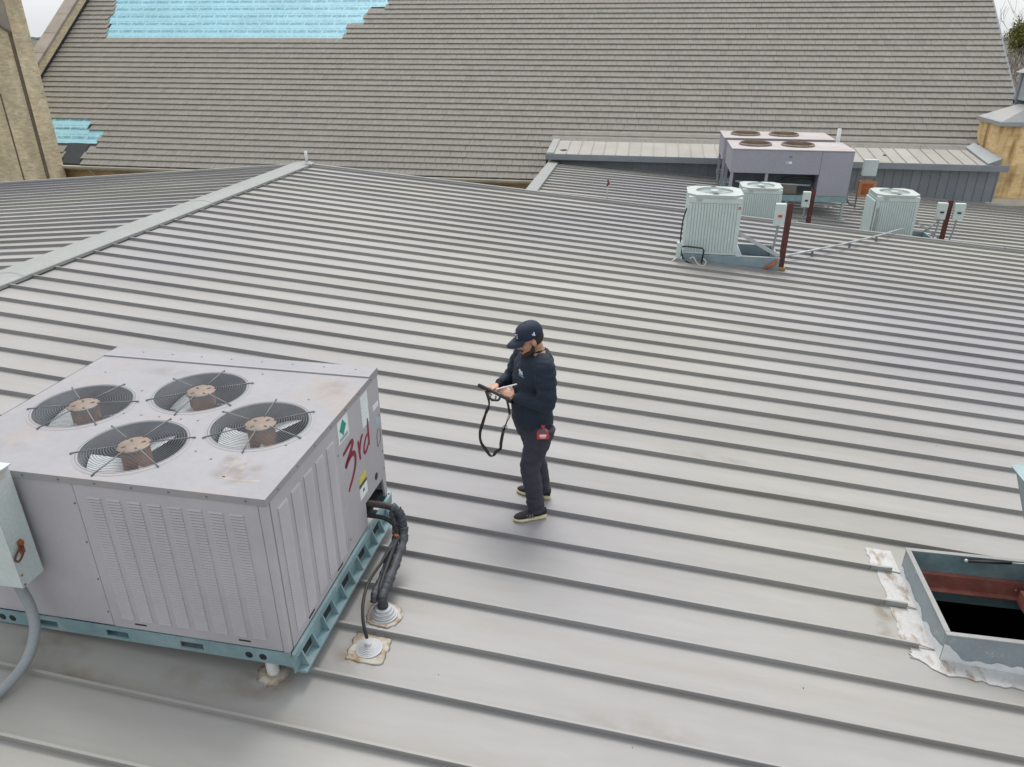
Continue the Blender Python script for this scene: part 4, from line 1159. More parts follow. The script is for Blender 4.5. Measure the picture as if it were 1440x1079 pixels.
# lines at the left of the tall condenser
ln = empty('condenser_lines', (10.0, 14.9, pan(10)), 'thin black and white lines at the left foot of the tall condenser', 'pipes')
MB().tube(curve([(10.05, 14.93, .16), (10.0, 14.92, -.1), (9.99, 14.92, -.5), (10.02, 14.9, -.68), (10.1, 14.86, -.85), (10.25, 14.82, -.92)]), .014, 8).build('black_line', M_black, ln)
MB().tube([(10.03, 14.90, -.60), (10.12, 14.88, -.585), (10.43, 14.84, -.60), (10.46, 14.84, -.64), (10.44, 14.84, -.90)], .016, 8).build('drain_line', M_black, ln)
MB().tube(curve([(10.2, 14.83, -.82), (10.27, 14.80, -.78), (10.36, 14.78, -.90), (10.48, 14.76, -.93), (10.52, 14.78, -.85), (10.46, 14.80, -.80)]), .010, 6).build('white_hose', M_pvc, ln)
MB().box(9.93, 10.02, 14.88, 15.0, -.90, -.52).build('grey_box', M_mint, ln, .01)
MB().tube([(9.97, 14.85, -.80), (9.78, 14.72, -.91)], .01, 6).build('white_stay', M_pvc, ln)

# ---------------------------------------------------------------- red posts with switch boxes
def post(loc, h, w, label, boxes, zf):
    x, y = loc; zg = zf(x) - .05
    root = empty('switch_post', (x, y, zg), label, 'post', 'oxide red posts with switch boxes')
    p = MB(); p.box(x - w / 2, x + w / 2, y - .004, y + .004, zg, zg + h); p.box(x - w / 2, x - w / 2 + .008, y + .0045, y + w * .8, zg, zg + h); p.box(x + w / 2 - .008, x + w / 2, y + .0045, y + w * .8, zg, zg + h)
    p.build('channel', M_redpost, root)
    MB().box(x - w * .8, x + w * .8, y - .05, y + w, zg, zg + .06).build('post_flashing', mat('yellowed_sealant', (.38, .25, .08, 1), .8, var=.3, scale=8), root, .01)
    for (bx, bz, bw, bh, style) in boxes:
        b = MB().box(x + bx - bw / 2, x + bx + bw / 2, y - .13, y - .0065, zg + bz, zg + bz + bh).build('switch_box', M_mintbox if style else M_mint, root, .012)
        MB().box(x + bx - bw * .18, x + bx + bw * .18, y - .15, y - .131, zg + bz + bh * .40, zg + bz + bh * .5).build('switch_handle', M_red if style == 2 else M_black, b)
        MB().tube(curve([(x + bx, y - .07, zg + bz), (x + bx - .02, y - .07, zg + bz - .35), (x + bx - .06, y - .05, zg + .15)]), .022, 8).build('conduit', M_conduit, b)
    return root
post((12.03, 15.18), 1.33, .105, 'tall oxide red post with a mint switch box, nearest the tall condenser', [(-.19, .92, .20, .42, 2)], zr)
post((13.55, 20.6), 1.20, .11, 'oxide red post with a mint switch box in front of the twin fan units', [(-.17, .74, .19, .40, 1)], zl)
post((16.95, 20.7), 1.23, .10, 'oxide red post carrying two mint switch boxes on the lower roof at right', [(-.21, .76, .23, .42, 1), (.20, .76, .25, .42, 0)], zl)
MB().tube([(16.75, 20.6, -1.1), (16.5, 20.7, -1.40), (16.35, 20.8, -1.6)], .022, 8).build('stay_conduit', M_conduit, bpy.data.objects['switch_post.002'])

# ---------------------------------------------------------------- twin lilac units on the lower roof
def twin(loc, label):
    root = empty('packaged_unit', (0, 0, 0), label, 'air conditioner', 'twin fan lilac units')
    w, d = 3.33, 1.75
    MB().box(0, 2.466, 0, d, .62, 1.27).build('fan_cabinet', M_cab2, root, .012)
    MB().box(2.470, w, 0, d, .03, 1.27).build('deep_cabinet', M_cab2, root, .012)
    
    MB().box(-.02, w + .02, -.02, d + .02, 1.272, 1.30).build('top_panel', mat('pinkish_top', (.42, .385, .39, 1), .6, spec=.25, var=.08, scale=2, dirt=(.38, .27, .18, 1), dirt_amt=.6, dirt_scale=1.5), root, .005)
    for i, x in enumerate((.72, 1.92)):
        f = MB().lathe([(.47, 1.301), (.47, 1.34), (.44, 1.36), (.40, 1.345), (.40, 1.305)], (x, d / 2, 0), 32).build('fan_ring', mat('rusty_ring', (.20, .165, .13, 1), .75, var=.3, scale=6), root, fixn=False)
        MB().lathe([(.001, 1.312), (.40, 1.312)], (x, d / 2, 0), 28).build('fan_well', mat('fan_well_brown', (.035, .024, .016, 1), .8, var=.4, scale=4), f, fixn=False)
        g = MB()
        for k in range(8): g.tube([(x + (.08 + .05 * k) * math.cos(6.2832 * q / 28), d / 2 + (.08 + .05 * k) * math.sin(6.2832 * q / 28), 1.375 - .012 * k / 7) for q in range(28)], .005, 4, closed=True)
        for k in range(6): g.tube([(x, d / 2, 1.377), (x + .45 * math.cos(k * 1.047), d / 2 + .45 * math.sin(k * 1.047), 1.36)], .007, 4)
        g.build('fan_guard', mat('guard_brown', (.11, .07, .035, 1), .8, var=.3, scale=5), f, fixn=False)
    for (x, y) in ((.02, .02), (.02, d - .1), (1.0, .02), (1.0, d - .1)): MB().box(x, x + .08, y, y + .08, -.10, .6185).build('frame_post', M_cab2, root)
    MB().box(0, 2.46, -.006, .05, -.14, .03).box(0, 2.46, d - .05, d, -.14, .03).box(2.463, w, -.006, d, -.14, .025).build('base_rail', M_rail, root, .006)
    MB().box(.05, 2.44, .35, .40, .05, .62).build('coil_panel', mat('coil_dark', (.05, .065, .075, 1), .6, var=.3, scale=5), root)
    MB().box(1.55, 1.95, .1, .34, .03, .33).build('compressor_box', mat('tan_box', (.16, .14, .12, 1), .7), root, .03)
    MB().tube(curve([(1.3, .2, .12), (1.6, .18, .45), (2.0, .16, .52), (2.3, .2, .5), (2.4, .3, .4)]), .035, 8).build('pipe', M_black, root)
    MB().tube([(.2, .15, .35), (2.3, .12, .30)], .025, 8).build('pipe', M_galv, root)
    MB().box(1.50, 1.68, -.008, -.001, .90, .98).build('name_plate', M_galv, root)
    MB().box(1.59, 1.675, -.012, -.0085, .91, .97).build('plate_label', M_lab, root)
    MB().box(1.58, 1.66, -.008, -.001, 1.08, 1.115).build('emblem', M_wire, root)
    for (x, y) in ((.06, .06), (w - .06, .06), (.06, d - .06), (w - .06, d - .06), (1.7, .06)):
        dz = zl(loc[0] + x) - .05 - loc[2]
        MB().box(x - .03, x + .03, y - .03, y + .03, dz, -.142).box(x - .12, x + .12, y - .1, y + .1, dz, dz + .03).build('leg', M_galv, root)
    MB().tube([(w + .04, .1, -.2), (w - .5, .1, -.25), (w - 1.2, .12, -.22)], .02, 8).build('drain_pipe', M_galv, root)
    root.location = loc
    return root
twin((11.62, 22.85, -1.06), 'lilac packaged unit with two rusty fans, the nearer of the pair')
twin((11.60, 25.40, -1.08), 'lilac packaged unit with two rusty fans, the farther of the pair')

# ---------------------------------------------------------------- small roof furniture
def pipe_thing(name, label, cat, p0, p1, r, m_, cap=None):
    root = empty(name, p0, label, cat)
    MB().tube([p0, p1], r, 14).build('pipe', m_, root)
    if cap: MB().lathe([(cap, 0), (r * 1.25, .07)], p0, 18).build('collar', M_boot, root)
    return root
pipe_thing('vent_pipe', 'white vent pipe standing at the ridge apex', 'pipe', (.13, 19.42, .02), (.12, 19.42, .36), .04, M_pvc, .10)
pipe_thing('vent_pipe', 'white vent pipe sticking up behind the twin fan units', 'pipe', (15.3, 26.6, zl(15.3)), (15.28, 26.6, .42), .06, M_pvc, .14)
rd = empty('marker_rod', (8.25, 19.75, zr(8.25)), 'thin rod with a red tip at the far rake edge', 'rod')
MB().tube([(8.25, 19.72, zr(8.25) - .1), (8.26, 19.72, -.32)], .012, 8).build('rod', M_galv, rd)
MB().tube([(8.24, 19.72, -.36), (8.28, 19.72, -.29), (8.255, 19.72, -.24), (8.265, 19.72, -.19)], [.02, .035, .02, .028], 8).build('red_tip', mat('dull_red', (.16, .035, .03, 1), .7), rd)
gp_ = empty('gas_pipe', (13.5, 17.4, zr(13.5)), 'thin grey pipe crossing the seams beside the red post', 'pipe')
MB().tube([(12.1, 15.75, zr(12.1) + .07), (13.6, 17.4, zr(13.6) + .08), (15.0, 19.1, zr(15) + .08), (15.5, 19.8, zr(15.5) + .07), (16.0, 20.5, -1.30)], .022, 8).build('pipe', M_galv, gp_)
for (x, y) in ((12.9, 16.63), (13.95, 17.82), (14.8, 18.86)): MB().box(x - .025, x + .025, y - .025, y + .025, zr(x) - .048, zr(x) + .055).build('pipe_block', M_wire, gp_, .008)
# orange service box near the twin units
ob = empty('service_stand', (15.92, 24.5, zl(15.92)), 'rusty orange box below a mint cabinet on the lower roof', 'electrical box')
MB().box(15.68, 16.10, 24.45, 24.75, -1.30, -.86).build('rusty_box', M_orange, ob, .01)
MB().box(15.64, 16.14, 24.44, 24.449, -1.33, -.83).build('box_frame', mat('pale_rust', (.40, .20, .10, 1), .8, var=.2, scale=9), ob)
MB().box(15.73, 16.05, 24.43, 24.439, -1.25, -.92).build('rusty_face', M_orange, ob)
MB().box(15.72, 16.12, 24.62, 24.80, -.72, -.24).build('cabinet', M_mint, ob, .01)
for x in (15.70, 16.06): MB().box(x, x + .04, 24.76, 24.80, zl(x) - .05, -.80).build('leg', M_wire, ob)
MB().tube(curve([(15.62, 24.4, -1.55), (15.42, 24.3, -1.5), (15.32, 24.35, -1.3), (15.37, 24.4, -1.0)]), .03, 8).build('hose', M_wire, ob)
MB().tube(curve([(16.12, 24.4, -1.5), (15.82, 24.2, -1.62), (15.42, 24.1, -1.6)]), .02, 8).build('hose', M_wire, ob)
lf = MB(); lf.prism([(-.13, 0), (.0, -.07), (.11, -.05), (.13, .02), (.06, .07)], 'z', 0, .012); lf.v = [(6.15 + a, 28.15 + b * 1.6, zc(28.15 + b * 1.6) + .006 + c) for a, b, c in lf.v]
tag(lf.build('fallen_leaf', M_dark), 'dark leaf lying on the canopy roof at its left end', 'leaf')
lf = MB(); lf.prism([(-.05, 0), (.0, -.05), (.07, .0), (.0, .06)], 'z', 0, .012); lf.v = [(17.35 + a, 28.55 + b * 1.6, zc(28.55) + .01 + c) for a, b, c in lf.v]
tag(lf.build('fallen_leaf', M_dark), 'small dark leaf lying on the canopy roof right of the twin units', 'leaf')

# ---------------------------------------------------------------- roof hatch
ht = empty('roof_hatch', ((HX0 + HX1) / 2, (HY0 + HY1) / 2, pan(12.3)), 'open slate metal roof hatch with white sealant around its curb', 'roof hatch')
HT = -.785; ct = .028
def curb(xa, xb, ya, yb):
    MB().hexa([(xa, ya, pan(xa) - .01), (xb, ya, pan(xb) - .01), (xb, yb, pan(xb) - .01), (xa, yb, pan(xa) - .01), (xa, ya, HT), (xb, ya, HT), (xb, yb, HT), (xa, yb, HT)]).build('curb', M_curb, ht, .004)
curb(HX0, HX1, HY0, HY0 + ct); curb(HX0, HX1, HY1 - ct, HY1); curb(HX0, HX0 + ct, HY0 + ct + .001, HY1 - ct - .001); curb(HX1 - ct, HX1, HY0 + ct + .001, HY1 - ct - .001)
for (xa, xb, ya, yb) in ((HX0 - .008, HX1 + .008, HY0 - .008, HY0 + .032), (HX0 - .008, HX1 + .008, HY1 - .032, HY1 + .008), (HX0 - .008, HX0 + .032, HY0 + .033, HY1 - .033), (HX1 - .032, HX1 + .008, HY0 + .033, HY1 - .033)):
    MB().box(xa, xb, ya, yb, HT + .001, HT + .014).build('curb_rim', M_trim, ht, .003)
MB().box(HX0 + ct + .001, HX1 - ct - .001, HY1 - ct - .006, HY1 - ct - .001, -1.28, HT - .004).build('inner_sheet', M_curbin, ht)
MB().box(HX0 + ct + .001, HX0 + ct + .006, HY0 + ct, HY1 - ct - .007, -1.28, HT - .004).build('inner_sheet', M_curbin, ht)
MB().box(HX1 - ct - .006, HX1 - ct - .001, HY0 + ct, HY1 - ct - .007, -1.28, HT - .004).build('inner_sheet', M_curbin, ht)
MB().box(HX0 + ct + .007, HX1 - ct - .007, HY1 - .075, HY1 - .036, -1.10, -.965).box(HX0 + ct + .007, HX1 - ct - .007, HY1 - .13, HY1 - .036, -1.112, -1.101).build('steel_beam', M_redbeam, ht, .003)
MB().box(HX1 - .16, HX1 - .05, HY0 + .05, HY1 - .135, -1.115, -.99).build('steel_beam', M_redbeam, ht, .003)
b_ = MB()
for (x, z) in ((12.62, -1.04), (12.68, -1.0), (12.68, -1.06), (12.72, -1.03)): b_.ball((x, HY1 - .078, z), .009, 8, 6)
b_.build('beam_bolts', M_galv, ht)
# room below
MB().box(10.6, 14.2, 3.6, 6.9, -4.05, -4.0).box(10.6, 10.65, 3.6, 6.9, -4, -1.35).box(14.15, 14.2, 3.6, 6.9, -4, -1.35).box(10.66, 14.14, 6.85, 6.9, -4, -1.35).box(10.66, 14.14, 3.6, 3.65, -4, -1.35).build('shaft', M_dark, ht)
MB().tube([(11.1, 5.3, -1.95), (12.3, 5.35, -1.75), (13.6, 5.3, -2.0)], .09, 8).build('duct_below', mat('grimy_duct', (.04, .04, .038, 1), .8), ht)
# lid, hinged on the right and propped open
def lidpt(u, y, n):          # u along lid from hinge, n thickness outward
    a = R(112); hx, hz_ = HX1 - .075, HT + .02
    return (hx + u * math.cos(a) + n * math.sin(a), y, hz_ + u * math.sin(a) - n * math.cos(a))
def lidbox(u0, u1, y0, y1, n0, n1):
    return MB().hexa([lidpt(u0, y0, n0), lidpt(u1, y0, n0), lidpt(u1, y1, n0), lidpt(u0, y1, n0), lidpt(u0, y0, n1), lidpt(u1, y0, n1), lidpt(u1, y1, n1), lidpt(u0, y1, n1)])
lidbox(0, .93, HY0 - .04, HY1 + .05, 0, .07).build('lid', M_slate_tray, ht, .01)
lidbox(.04, .90, HY0 + .02, HY1 - .02, -.004, -.001).build('lid_liner', M_curbin, ht)
lidbox(.932, .945, HY0 - .05, HY1 + .06, -.02, .075).build('lid_edge', M_curbin, ht)
st_ = MB().tube([(12.17, 5.665, -.79), (12.50, 5.64, -.745)], .013, 10).build('gas_strut', M_black, ht)
MB().tube([(12.50, 5.64, -.745), (12.72, 5.61, -.71)], .006, 8).build('strut_rod', M_galv, st_)
MB().ball((12.165, 5.666, -.79), .018, 8, 6).build('strut_end', M_galv, st_)
# sealant: one ragged bed per pan at the left, a broad band at the near side
rs_ = random.Random(31)
def sealbed(pts, lift=.0, mt=None):
    n = len(pts); mb = MB()
    top_ = [(p[0], p[1], pan(p[0]) + .006 + lift) for p in pts]; bot = [(p[0] + .0, p[1], pan(p[0]) + .0005) for p in pts]
    mb.add(bot + top_, [tuple(range(n, 2 * n))] + [(i, (i + 1) % n, n + (i + 1) % n, n + i) for i in range(n)])
    return mb.build('sealant_bed', mt or M_sealw, ht)
def ragged(a, b, n, amp):
    return [(a[0] + (b[0] - a[0]) * i / n + rs_.uniform(-amp, amp), a[1] + (b[1] - a[1]) * i / n + rs_.uniform(-amp, amp)) for i in range(n)]
seams = [SEAM0 + n * S for n in range(-26, 26)]
ys_ = [4.62] + [s for s in seams if 4.62 < s < 6.02] + [6.03]
for a, b in zip(ys_[:-1], ys_[1:]):
    a2, b2 = a + .022, b - .003
    if b2 - a2 < .05: continue
    wl = rs_.uniform(.19, .25)
    hi = HX0 - .001 if a2 < HY1 else HX0 + .03
    pts = [(hi, a2), (hi, b2)] + ragged((HX0 - wl, b2), (HX0 - wl - .02, a2), 9, .014)
    sealbed(pts)
pts = [(HX1 + .1, HY0 - .001), (HX0 - .0, HY0 - .001)] + ragged((HX0 - .21, HY0 + .0), (HX0 - .06, HY0 - .13), 6, .012) + ragged((HX0 - .02, HY0 - .15), (HX1 + .1, HY0 - .17), 22, .014)
sealbed(pts, .004)
# white sealant dragged up the near and left faces of the curb
def smear(face):
    mb = MB(); n = 30; lo = []; up = []
    for i in range(n + 1):
        t = i / n; hgt = .05 + .05 * mnoise.noise(Vector((t * 9, 3.1 if face == 'n' else 8.2, 0))) + .02 * rs_.random()
        if face == 'n':
            x = HX0 + (HX1 - HX0) * t; hgt += .12 * max(0, 1 - t * 7)
            lo.append((x, HY0 - .0025, pan(x))); up.append((x, HY0 - .0025, pan(x) + hgt))
        else:
            y = HY0 + (HY1 - HY0) * t; hgt += .09 * max(0, 1 - t * 5)
            lo.append((HX0 - .0025, y, pan(HX0))); up.append((HX0 - .0025, y, pan(HX0) + hgt))
    mb.add(lo + up, [(i, i + 1, n + 2 + i, n + 1 + i) for i in range(n)])
    mb.build('sealant_smear', mat('clean_white_sealant', (.64, .66, .68, 1), .6, var=.08, scale=8), ht)
smear('n'); smear('l')
for s in seams:                          # crimped seam ends left standing in the sealant
    if 4.9 < s < 6.0: MB().box(HX0 - .26, HX0 - .08, s - .002, s + .02, zr(11.6) - .045, zr(11.6) + .004).build('seam_end', M_trim, ht, .006)

# a little grit scattered over the pans
gr = MB(); rg = random.Random(77)
for (x, y) in [(rg.uniform(7.6, 17), rg.uniform(2.6, 12)) for _ in range(14)] + [(8.05, 3.62), (10.6, 4.15), (11.3, 7.6)]:
    s = rg.uniform(.002, .0045); z = pan(x) + .001
    f = (y - SEAM0) / S; f -= math.floor(f)
    if f < .1 or f > .95: y += .08
    gr.lathe([(s * 1.2, 0), (s, s * .8)], (x, y, z), 6, capt=True)
tag(gr.build('roof_grit', M_dark), 'dark specks of grit scattered over the metal roof', 'grit', kind='stuff')

# brown water stains round the feet of the unit and the boots
def stain_mat():
    m = bpy.data.materials.new('rust_water_stain'); m.use_nodes = True
    t = m.node_tree; b = t.nodes['Principled BSDF']; L = t.links.new
    b.inputs['Roughness'].default_value = .8; b.inputs['Base Color'].default_value = (.26, .17, .085, 1); b.inputs['Specular IOR Level'].default_value = .1
    at = N(t, 'ShaderNodeAttribute'); at.attribute_name = 'tint'
    tc = N(t, 'ShaderNodeTexCoord'); nz = N(t, 'ShaderNodeTexNoise', Scale=7.0, Detail=6.0); L(tc.outputs['Object'], nz.inputs['Vector'])
    r = N(t, 'ShaderNodeMapRange'); r.inputs[1].default_value = .35; r.inputs[2].default_value = .7; L(nz.outputs['Fac'], r.inputs[0])
    mu = N(t, 'ShaderNodeMath', operation='MULTIPLY'); L(r.outputs[0], mu.inputs[0]); L(at.outputs['Fac'], mu.inputs[1]); L(mu.outputs[0], b.inputs['Alpha'])
    return m
M_stain = stain_mat()
def stain(x, y, rx, ry, k):
    f = (y - SEAM0) / S; lo = SEAM0 + math.floor(f) * S + .03; hi = SEAM0 + math.floor(f) * S + S - .005
    n = 24; vs = [(x, y, pan(x) + .0035)]; cols = [(k, k, k, 1)]
    for q, kk in ((.45, k * .75), (1.0, 0)):
        for i in range(n):
            an = 6.2832 * i / n; xx = x + rx * q * math.cos(an); yy = min(hi, max(lo, y + ry * q * math.sin(an)))
            vs.append((xx, yy, pan(xx) + .0035)); cols.append((kk, kk, kk, 1))
    fs = [(0, 1 + i, 1 + (i + 1) % n) for i in range(n)] + [(1 + i, 1 + n + i, 1 + n + (i + 1) % n, 1 + (i + 1) % n) for i in range(n)]
    mb = MB(); mb.add(vs, fs); me = mb.mesh('water_stain', M_stain, False); tinted(me, cols)
    place(bpy.data.objects.new('water_stain', me), main)
for q in ((6.6, 3.19, .5, .14, .25), (5.75, 3.02, .30, .10, .4), (5.45, 3.22, .3, .14, .35), (6.95, 3.30, .22, .2, .6), (7.45, 3.66, .2, .2, .5), (7.47, 4.1, .2, .2, .4), (11.42, 5.2, .12, .2, .6), (11.36, 4.9, .08, .14, .5), (12.0, 15.3, .25, .2, .6), (11.5, 14.75, .6, .2, .3), (10.1, 7.2, .6, .14, .18), (9.4, 3.5, .7, .2, .16)):
    stain(*q)

def top_stain(a, b, ra, rb, k):
    n = 24; vs = [(a, b, UH + .0014)]; cols = [(k, k, k, 1)]
    for q, kk in ((.5, k * .7), (1.0, 0)):
        for i in range(n):
            an = 6.2832 * i / n
            vs.append((a + ra * q * math.cos(an), b + rb * q * math.sin(an), UH + .0014)); cols.append((kk, kk, kk, 1))
    mb = U(); mb.add(vs, [(0, 1 + i, 1 + (i + 1) % n) for i in range(n)] + [(1 + i, 1 + n + i, 1 + n + (i + 1) % n, 1 + (i + 1) % n) for i in range(n)])
    me = mb.mesh('rust_stain', M_stain, False); tinted(me, cols)
    place(bpy.data.objects.new('rust_stain', me), unit)
for q in ((-.30, .24, .20, .16, .38), (-.42, .36, .07, .12, .4), (-2.0, .22, .25, .12, .22), (-.2, 1.45, .16, .2, .2), (-1.6, 1.5, .3, .12, .14)): top_stain(*q)
# ---------------------------------------------------------------- the man with the tablet
PX_, PY_ = 8.44, 5.78
PZ_ = pan(PX_)
man = empty('person', (PX_, PY_, PZ_), 'bearded person in navy cap, navy sweatshirt and dark trousers writing on a tablet', 'person')
def G(x, y, u): return Vector((PX_ + x, PY_ + y, PZ_ + u))
AL = R(27)
FW = Vector((-math.cos(AL), -math.sin(AL), 0)); LF = Vector((math.sin(AL), -math.cos(AL), 0)); UP = Vector((0, 0, 1))

def remesh(name, mb, voxel, material, parent, smooth=6, wr=None):
    me = mb.mesh(name + '_raw', None)
    ob = bpy.data.objects.new(name + '_raw', me); COL.objects.link(ob)
    m1 = ob.modifiers.new('r', 'REMESH'); m1.mode = 'VOXEL'; m1.voxel_size = voxel
    if smooth:
        m2 = ob.modifiers.new('s', 'SMOOTH'); m2.iterations = smooth; m2.factor = .5
    dg = bpy.context.evaluated_depsgraph_get(); dg.update()
    ev = ob.evaluated_get(dg)
    me2 = bpy.data.meshes.new_from_object(ev)
    bpy.data.objects.remove(ob); bpy.data.meshes.remove(me)
    me2.name = name
    if wr:
        nv = [v.normal.copy() for v in me2.vertices]
        for v, n_ in zip(me2.vertices, nv): v.co += n_ * wr(v.co)
    me2.polygons.foreach_set('use_smooth', [True] * len(me2.polygons))
    me2.materials.clear(); me2.materials.append(material); me2.update()
    return place(bpy.data.objects.new(name, me2), parent)

def ring(c, ax1, ax2, a, b, n=20, e=2.3):
    out = []
    for k in range(n):
        t = 6.2832 * k / n; ct_, st_ = math.cos(t), math.sin(t)
        out.append(c + ax1 * a * math.copysign(abs(ct_) ** (2 / e), ct_) + ax2 * b * math.copysign(abs(st_) ** (2 / e), st_))
    return out

LSH, RSH = G(.055, -.185, 1.545), G(-.165, .165, 1.535)
LEL, REL = G(.110, -.265, 1.225), G(-.300, .225, 1.215)
LWR, RWR = G(-.195, -.185, 1.235), G(-.375, .035, 1.245)
def limb(mb, pts, rad, n=14): mb.tube(pts, rad, n)
def torso(mb, grow=0.0, lo=.90, hi=1.60):
    spec = [(.84, -.06, 0, .150, .175), (.92, -.065, 0, .158, .188), (1.02, -.068, 0, .158, .186), (1.12, -.070, 0, .150, .184), (1.24, -.068, 0, .148, .190), (1.36, -.062, 0, .150, .205), (1.46, -.055, 0, .142, .212), (1.54, -.045, 0, .120, .190), (1.60, -.035, 0, .088, .120), (1.645, -.025, 0, .062, .066)]
    rings = [ring(G(x, y, u), FW, LF, a + grow, b + grow, 24, 2.4) for (u, x, y, a, b) in spec if lo <= u <= hi]
    mb.loft(rings)

# head frame: bowed forwards
HP, HY = R(20), R(28)
hf = Vector((-math.cos(HY) * math.cos(HP), -math.sin(HY) * math.cos(HP), -math.sin(HP)))
hl = Vector((math.sin(HY), -math.cos(HY), 0)); hu = hf.cross(hl) * -1
if hu.z < 0: hu = -hu
HC = G(-.095, -.040, 1.718)
HS = 1.10
def q3(*r): return tuple(x * HS for x in r)
def Hd(f, l, u): return HC + (hf * f + hl * l + hu * u) * HS
HR = Matrix((hf, hl, hu)).transposed()
skin = mat('skin', (.50, .27, .19, 1), .5, var=.1, scale=14)

def hand(mb, wrist, d, palm_n, curl, thumb_side, hold=None):
    """palm, four fingers of unequal length and a thumb leaving the side of the palm"""
    d = d.normalized(); n_ = (palm_n - d * palm_n.dot(d)).normalized(); s_ = d.cross(n_) * thumb_side
    P = [wrist, wrist + d * .03, wrist + d * .085]
    mb.loft([ring(P[0], s_, n_, .026, .020, 12), ring(P[1], s_, n_, .036, .018, 12), ring(P[2], s_, n_, .042, .014, 12)])
    for i, (off, L) in enumerate(((.032, .068), (.011, .078), (-.010, .073), (-.030, .056))):
        p = wrist + d * .080 + s_ * off; dd = d.copy(); pts = [p - d * .02, p]
        for j, fr in enumerate((.45, .32, .23)):
            dd = (Matrix.Rotation(-curl * (.7 + .5 * j) * (1 + .15 * i), 3, s_ * thumb_side) @ dd) if True else dd
            pts.append(pts[-1] + dd * L * fr)
        mb.tube(pts, [.010, .0098, .0092, .0086, .0070], 8)
    p = wrist + d * .028 + s_ * .030
    td = (d * .65 + s_ * .6 + n_ * -.35).normalized()
    q = p + td * .035; td2 = (d * .9 + s_ * .1 + n_ * -.35).normalized()
    mb.tube([p - td * .01, p, q, q + td2 * .030, q + td2 * .048], [.013, .0135, .0115, .010, .0075], 8)

bd = MB()
torso(bd, -.014, .85, 1.66)
bd.loft([ring(G(-.02, 0, 1.58), FW, LF, .070, .074, 16), ring(G(-.035, -.008, 1.64), FW, LF, .060, .062, 16), ring(G(-.055, -.02, 1.70), FW, LF, .058, .060, 16)])
limb(bd, [LSH, LSH.lerp(LEL, .5), LEL, LEL.lerp(LWR, .4), LWR], [.052, .048, .040, .041, .027])
limb(bd, [RSH, RSH.lerp(REL, .5), REL, REL.lerp(RWR, .4), RWR], [.052, .048, .040, .041, .027])
LHIP, RHIP = G(.035, -.085, .93), G(-.115, .085, .93)
LKN, RKN = G(-.065, -.120, .520), G(-.045, .125, .500)
LAN, RAN = G(.005, -.165, .105), G(.020, .172, .100)
limb(bd, [LHIP, LHIP.lerp(LKN, .5), LKN, LKN.lerp(LAN, .35), LAN], [.088, .074, .056, .054, .036])
limb(bd, [RHIP, RHIP.lerp(RKN, .5), RKN, RKN.lerp(RAN, .35), RAN], [.088, .074, .056, .054, .036])
# head: skull, jaw, cheeks, brow, nose, ears
bd.ball(Hd(-.012, 0, .040), q3(.100, .076, .100), 22, 16, HR)
bd.ball(Hd(.022, 0, -.035), q3(.072, .062, .085), 20, 14, HR)
bd.ball(Hd(.060, 0, -.078), q3(.036, .036, .030), 14, 10, HR)
bd.ball(Hd(.083, 0, .020), q3(.016, .055, .016), 12, 8, HR)
bd.loft([ring(Hd(.085, 0, .010), hl, hf, .010, .010, 8), ring(Hd(.100, 0, -.016), hl, hf, .013, .014, 8), ring(Hd(.100, 0, -.034), hl, hf, .018, .014, 8), ring(Hd(.088, 0, -.042), hl, hf, .012, .010, 8)])
for s in (-1, 1):
    bd.ball(Hd(.062, s * .036, -.022), q3(.024, .024, .022), 10, 8, HR)
    bd.ball(Hd(-.010, s * .079, -.004), q3(.020, .010, .033), 12, 8, HR)
hand(bd, LWR + Vector((-.012, .006, .004)), Vector((-.80, .52, .05)), Vector((.25, .35, -.9)), .30, -1)
hand(bd, RWR + Vector((-.012, -.012, -.006)), Vector((-.55, -.75, -.14)), Vector((.1, .25, .9)), .28, -1)
body = remesh('body', bd, .0055, skin, man, 3)
# eyes, brows, mouth
for s in (-1, 1):
    MB().ball(Hd(.082, s * .032, .004), q3(.010, .014, .008), 10, 8, HR).build('eye', mat('eye_white', (.5, .48, .46, 1), .3), man)
    MB().tube([Hd(.092, s * .014, .020), Hd(.094, s * .034, .024), Hd(.080, s * .056, .016)], [.004, .006, .003], 6).build('eyebrow', mat('dark_hair', (.020, .013, .009, 1), .7, var=.3, scale=40), man)
MB().ball(Hd(.091, 0, -.064), q3(.008, .022, .005), 10, 6, HR).build('mouth', mat('lips', (.35, .13, .11, 1), .5), man)
# beard wraps the jaw from ear to ear, short hair below the cap
be = MB()
for s in (-1, 1):
    for (f, l, u, r) in ((.002, .071, -.028, .012), (.010, .070, -.048, .017), (.026, .064, -.072, .022), (.052, .050, -.088, .026), (.070, .030, -.100, .028), (.086, .022, -.052, .010)):
        be.ball(Hd(f, s * l, u), r * HS, 10, 8)
be.ball(Hd(.080, 0, -.118), q3(.030, .032, .042), 12, 8, HR); be.ball(Hd(.094, 0, -.051), q3(.010, .022, .008), 10, 8, HR); be.ball(Hd(.050, 0, -.105), q3(.04, .045, .025), 12, 8, HR)
remesh('beard', be, .006, mat('dark_hair', (.020, .013, .009, 1)), man, 3, lambda c: .004 * mnoise.noise(c * 70))
ha = MB(); ha.ball(Hd(-.022, 0, .012), q3(.098, .079, .085), 20, 14, HR)
hme = ha.mesh('hair', mat('dark_hair', (.020, .013, .009, 1)))
bm = bmesh.new(); bm.from_mesh(hme)
inv = HR.transposed()
bmesh.ops.delete(bm, geom=[v for v in bm.verts if (inv @ (v.co - HC)).x > -.012 or (inv @ (v.co - HC)).z < -.05], context='VERTS'); bm.to_mesh(hme); bm.free()
place(bpy.data.objects.new('hair', hme), man)
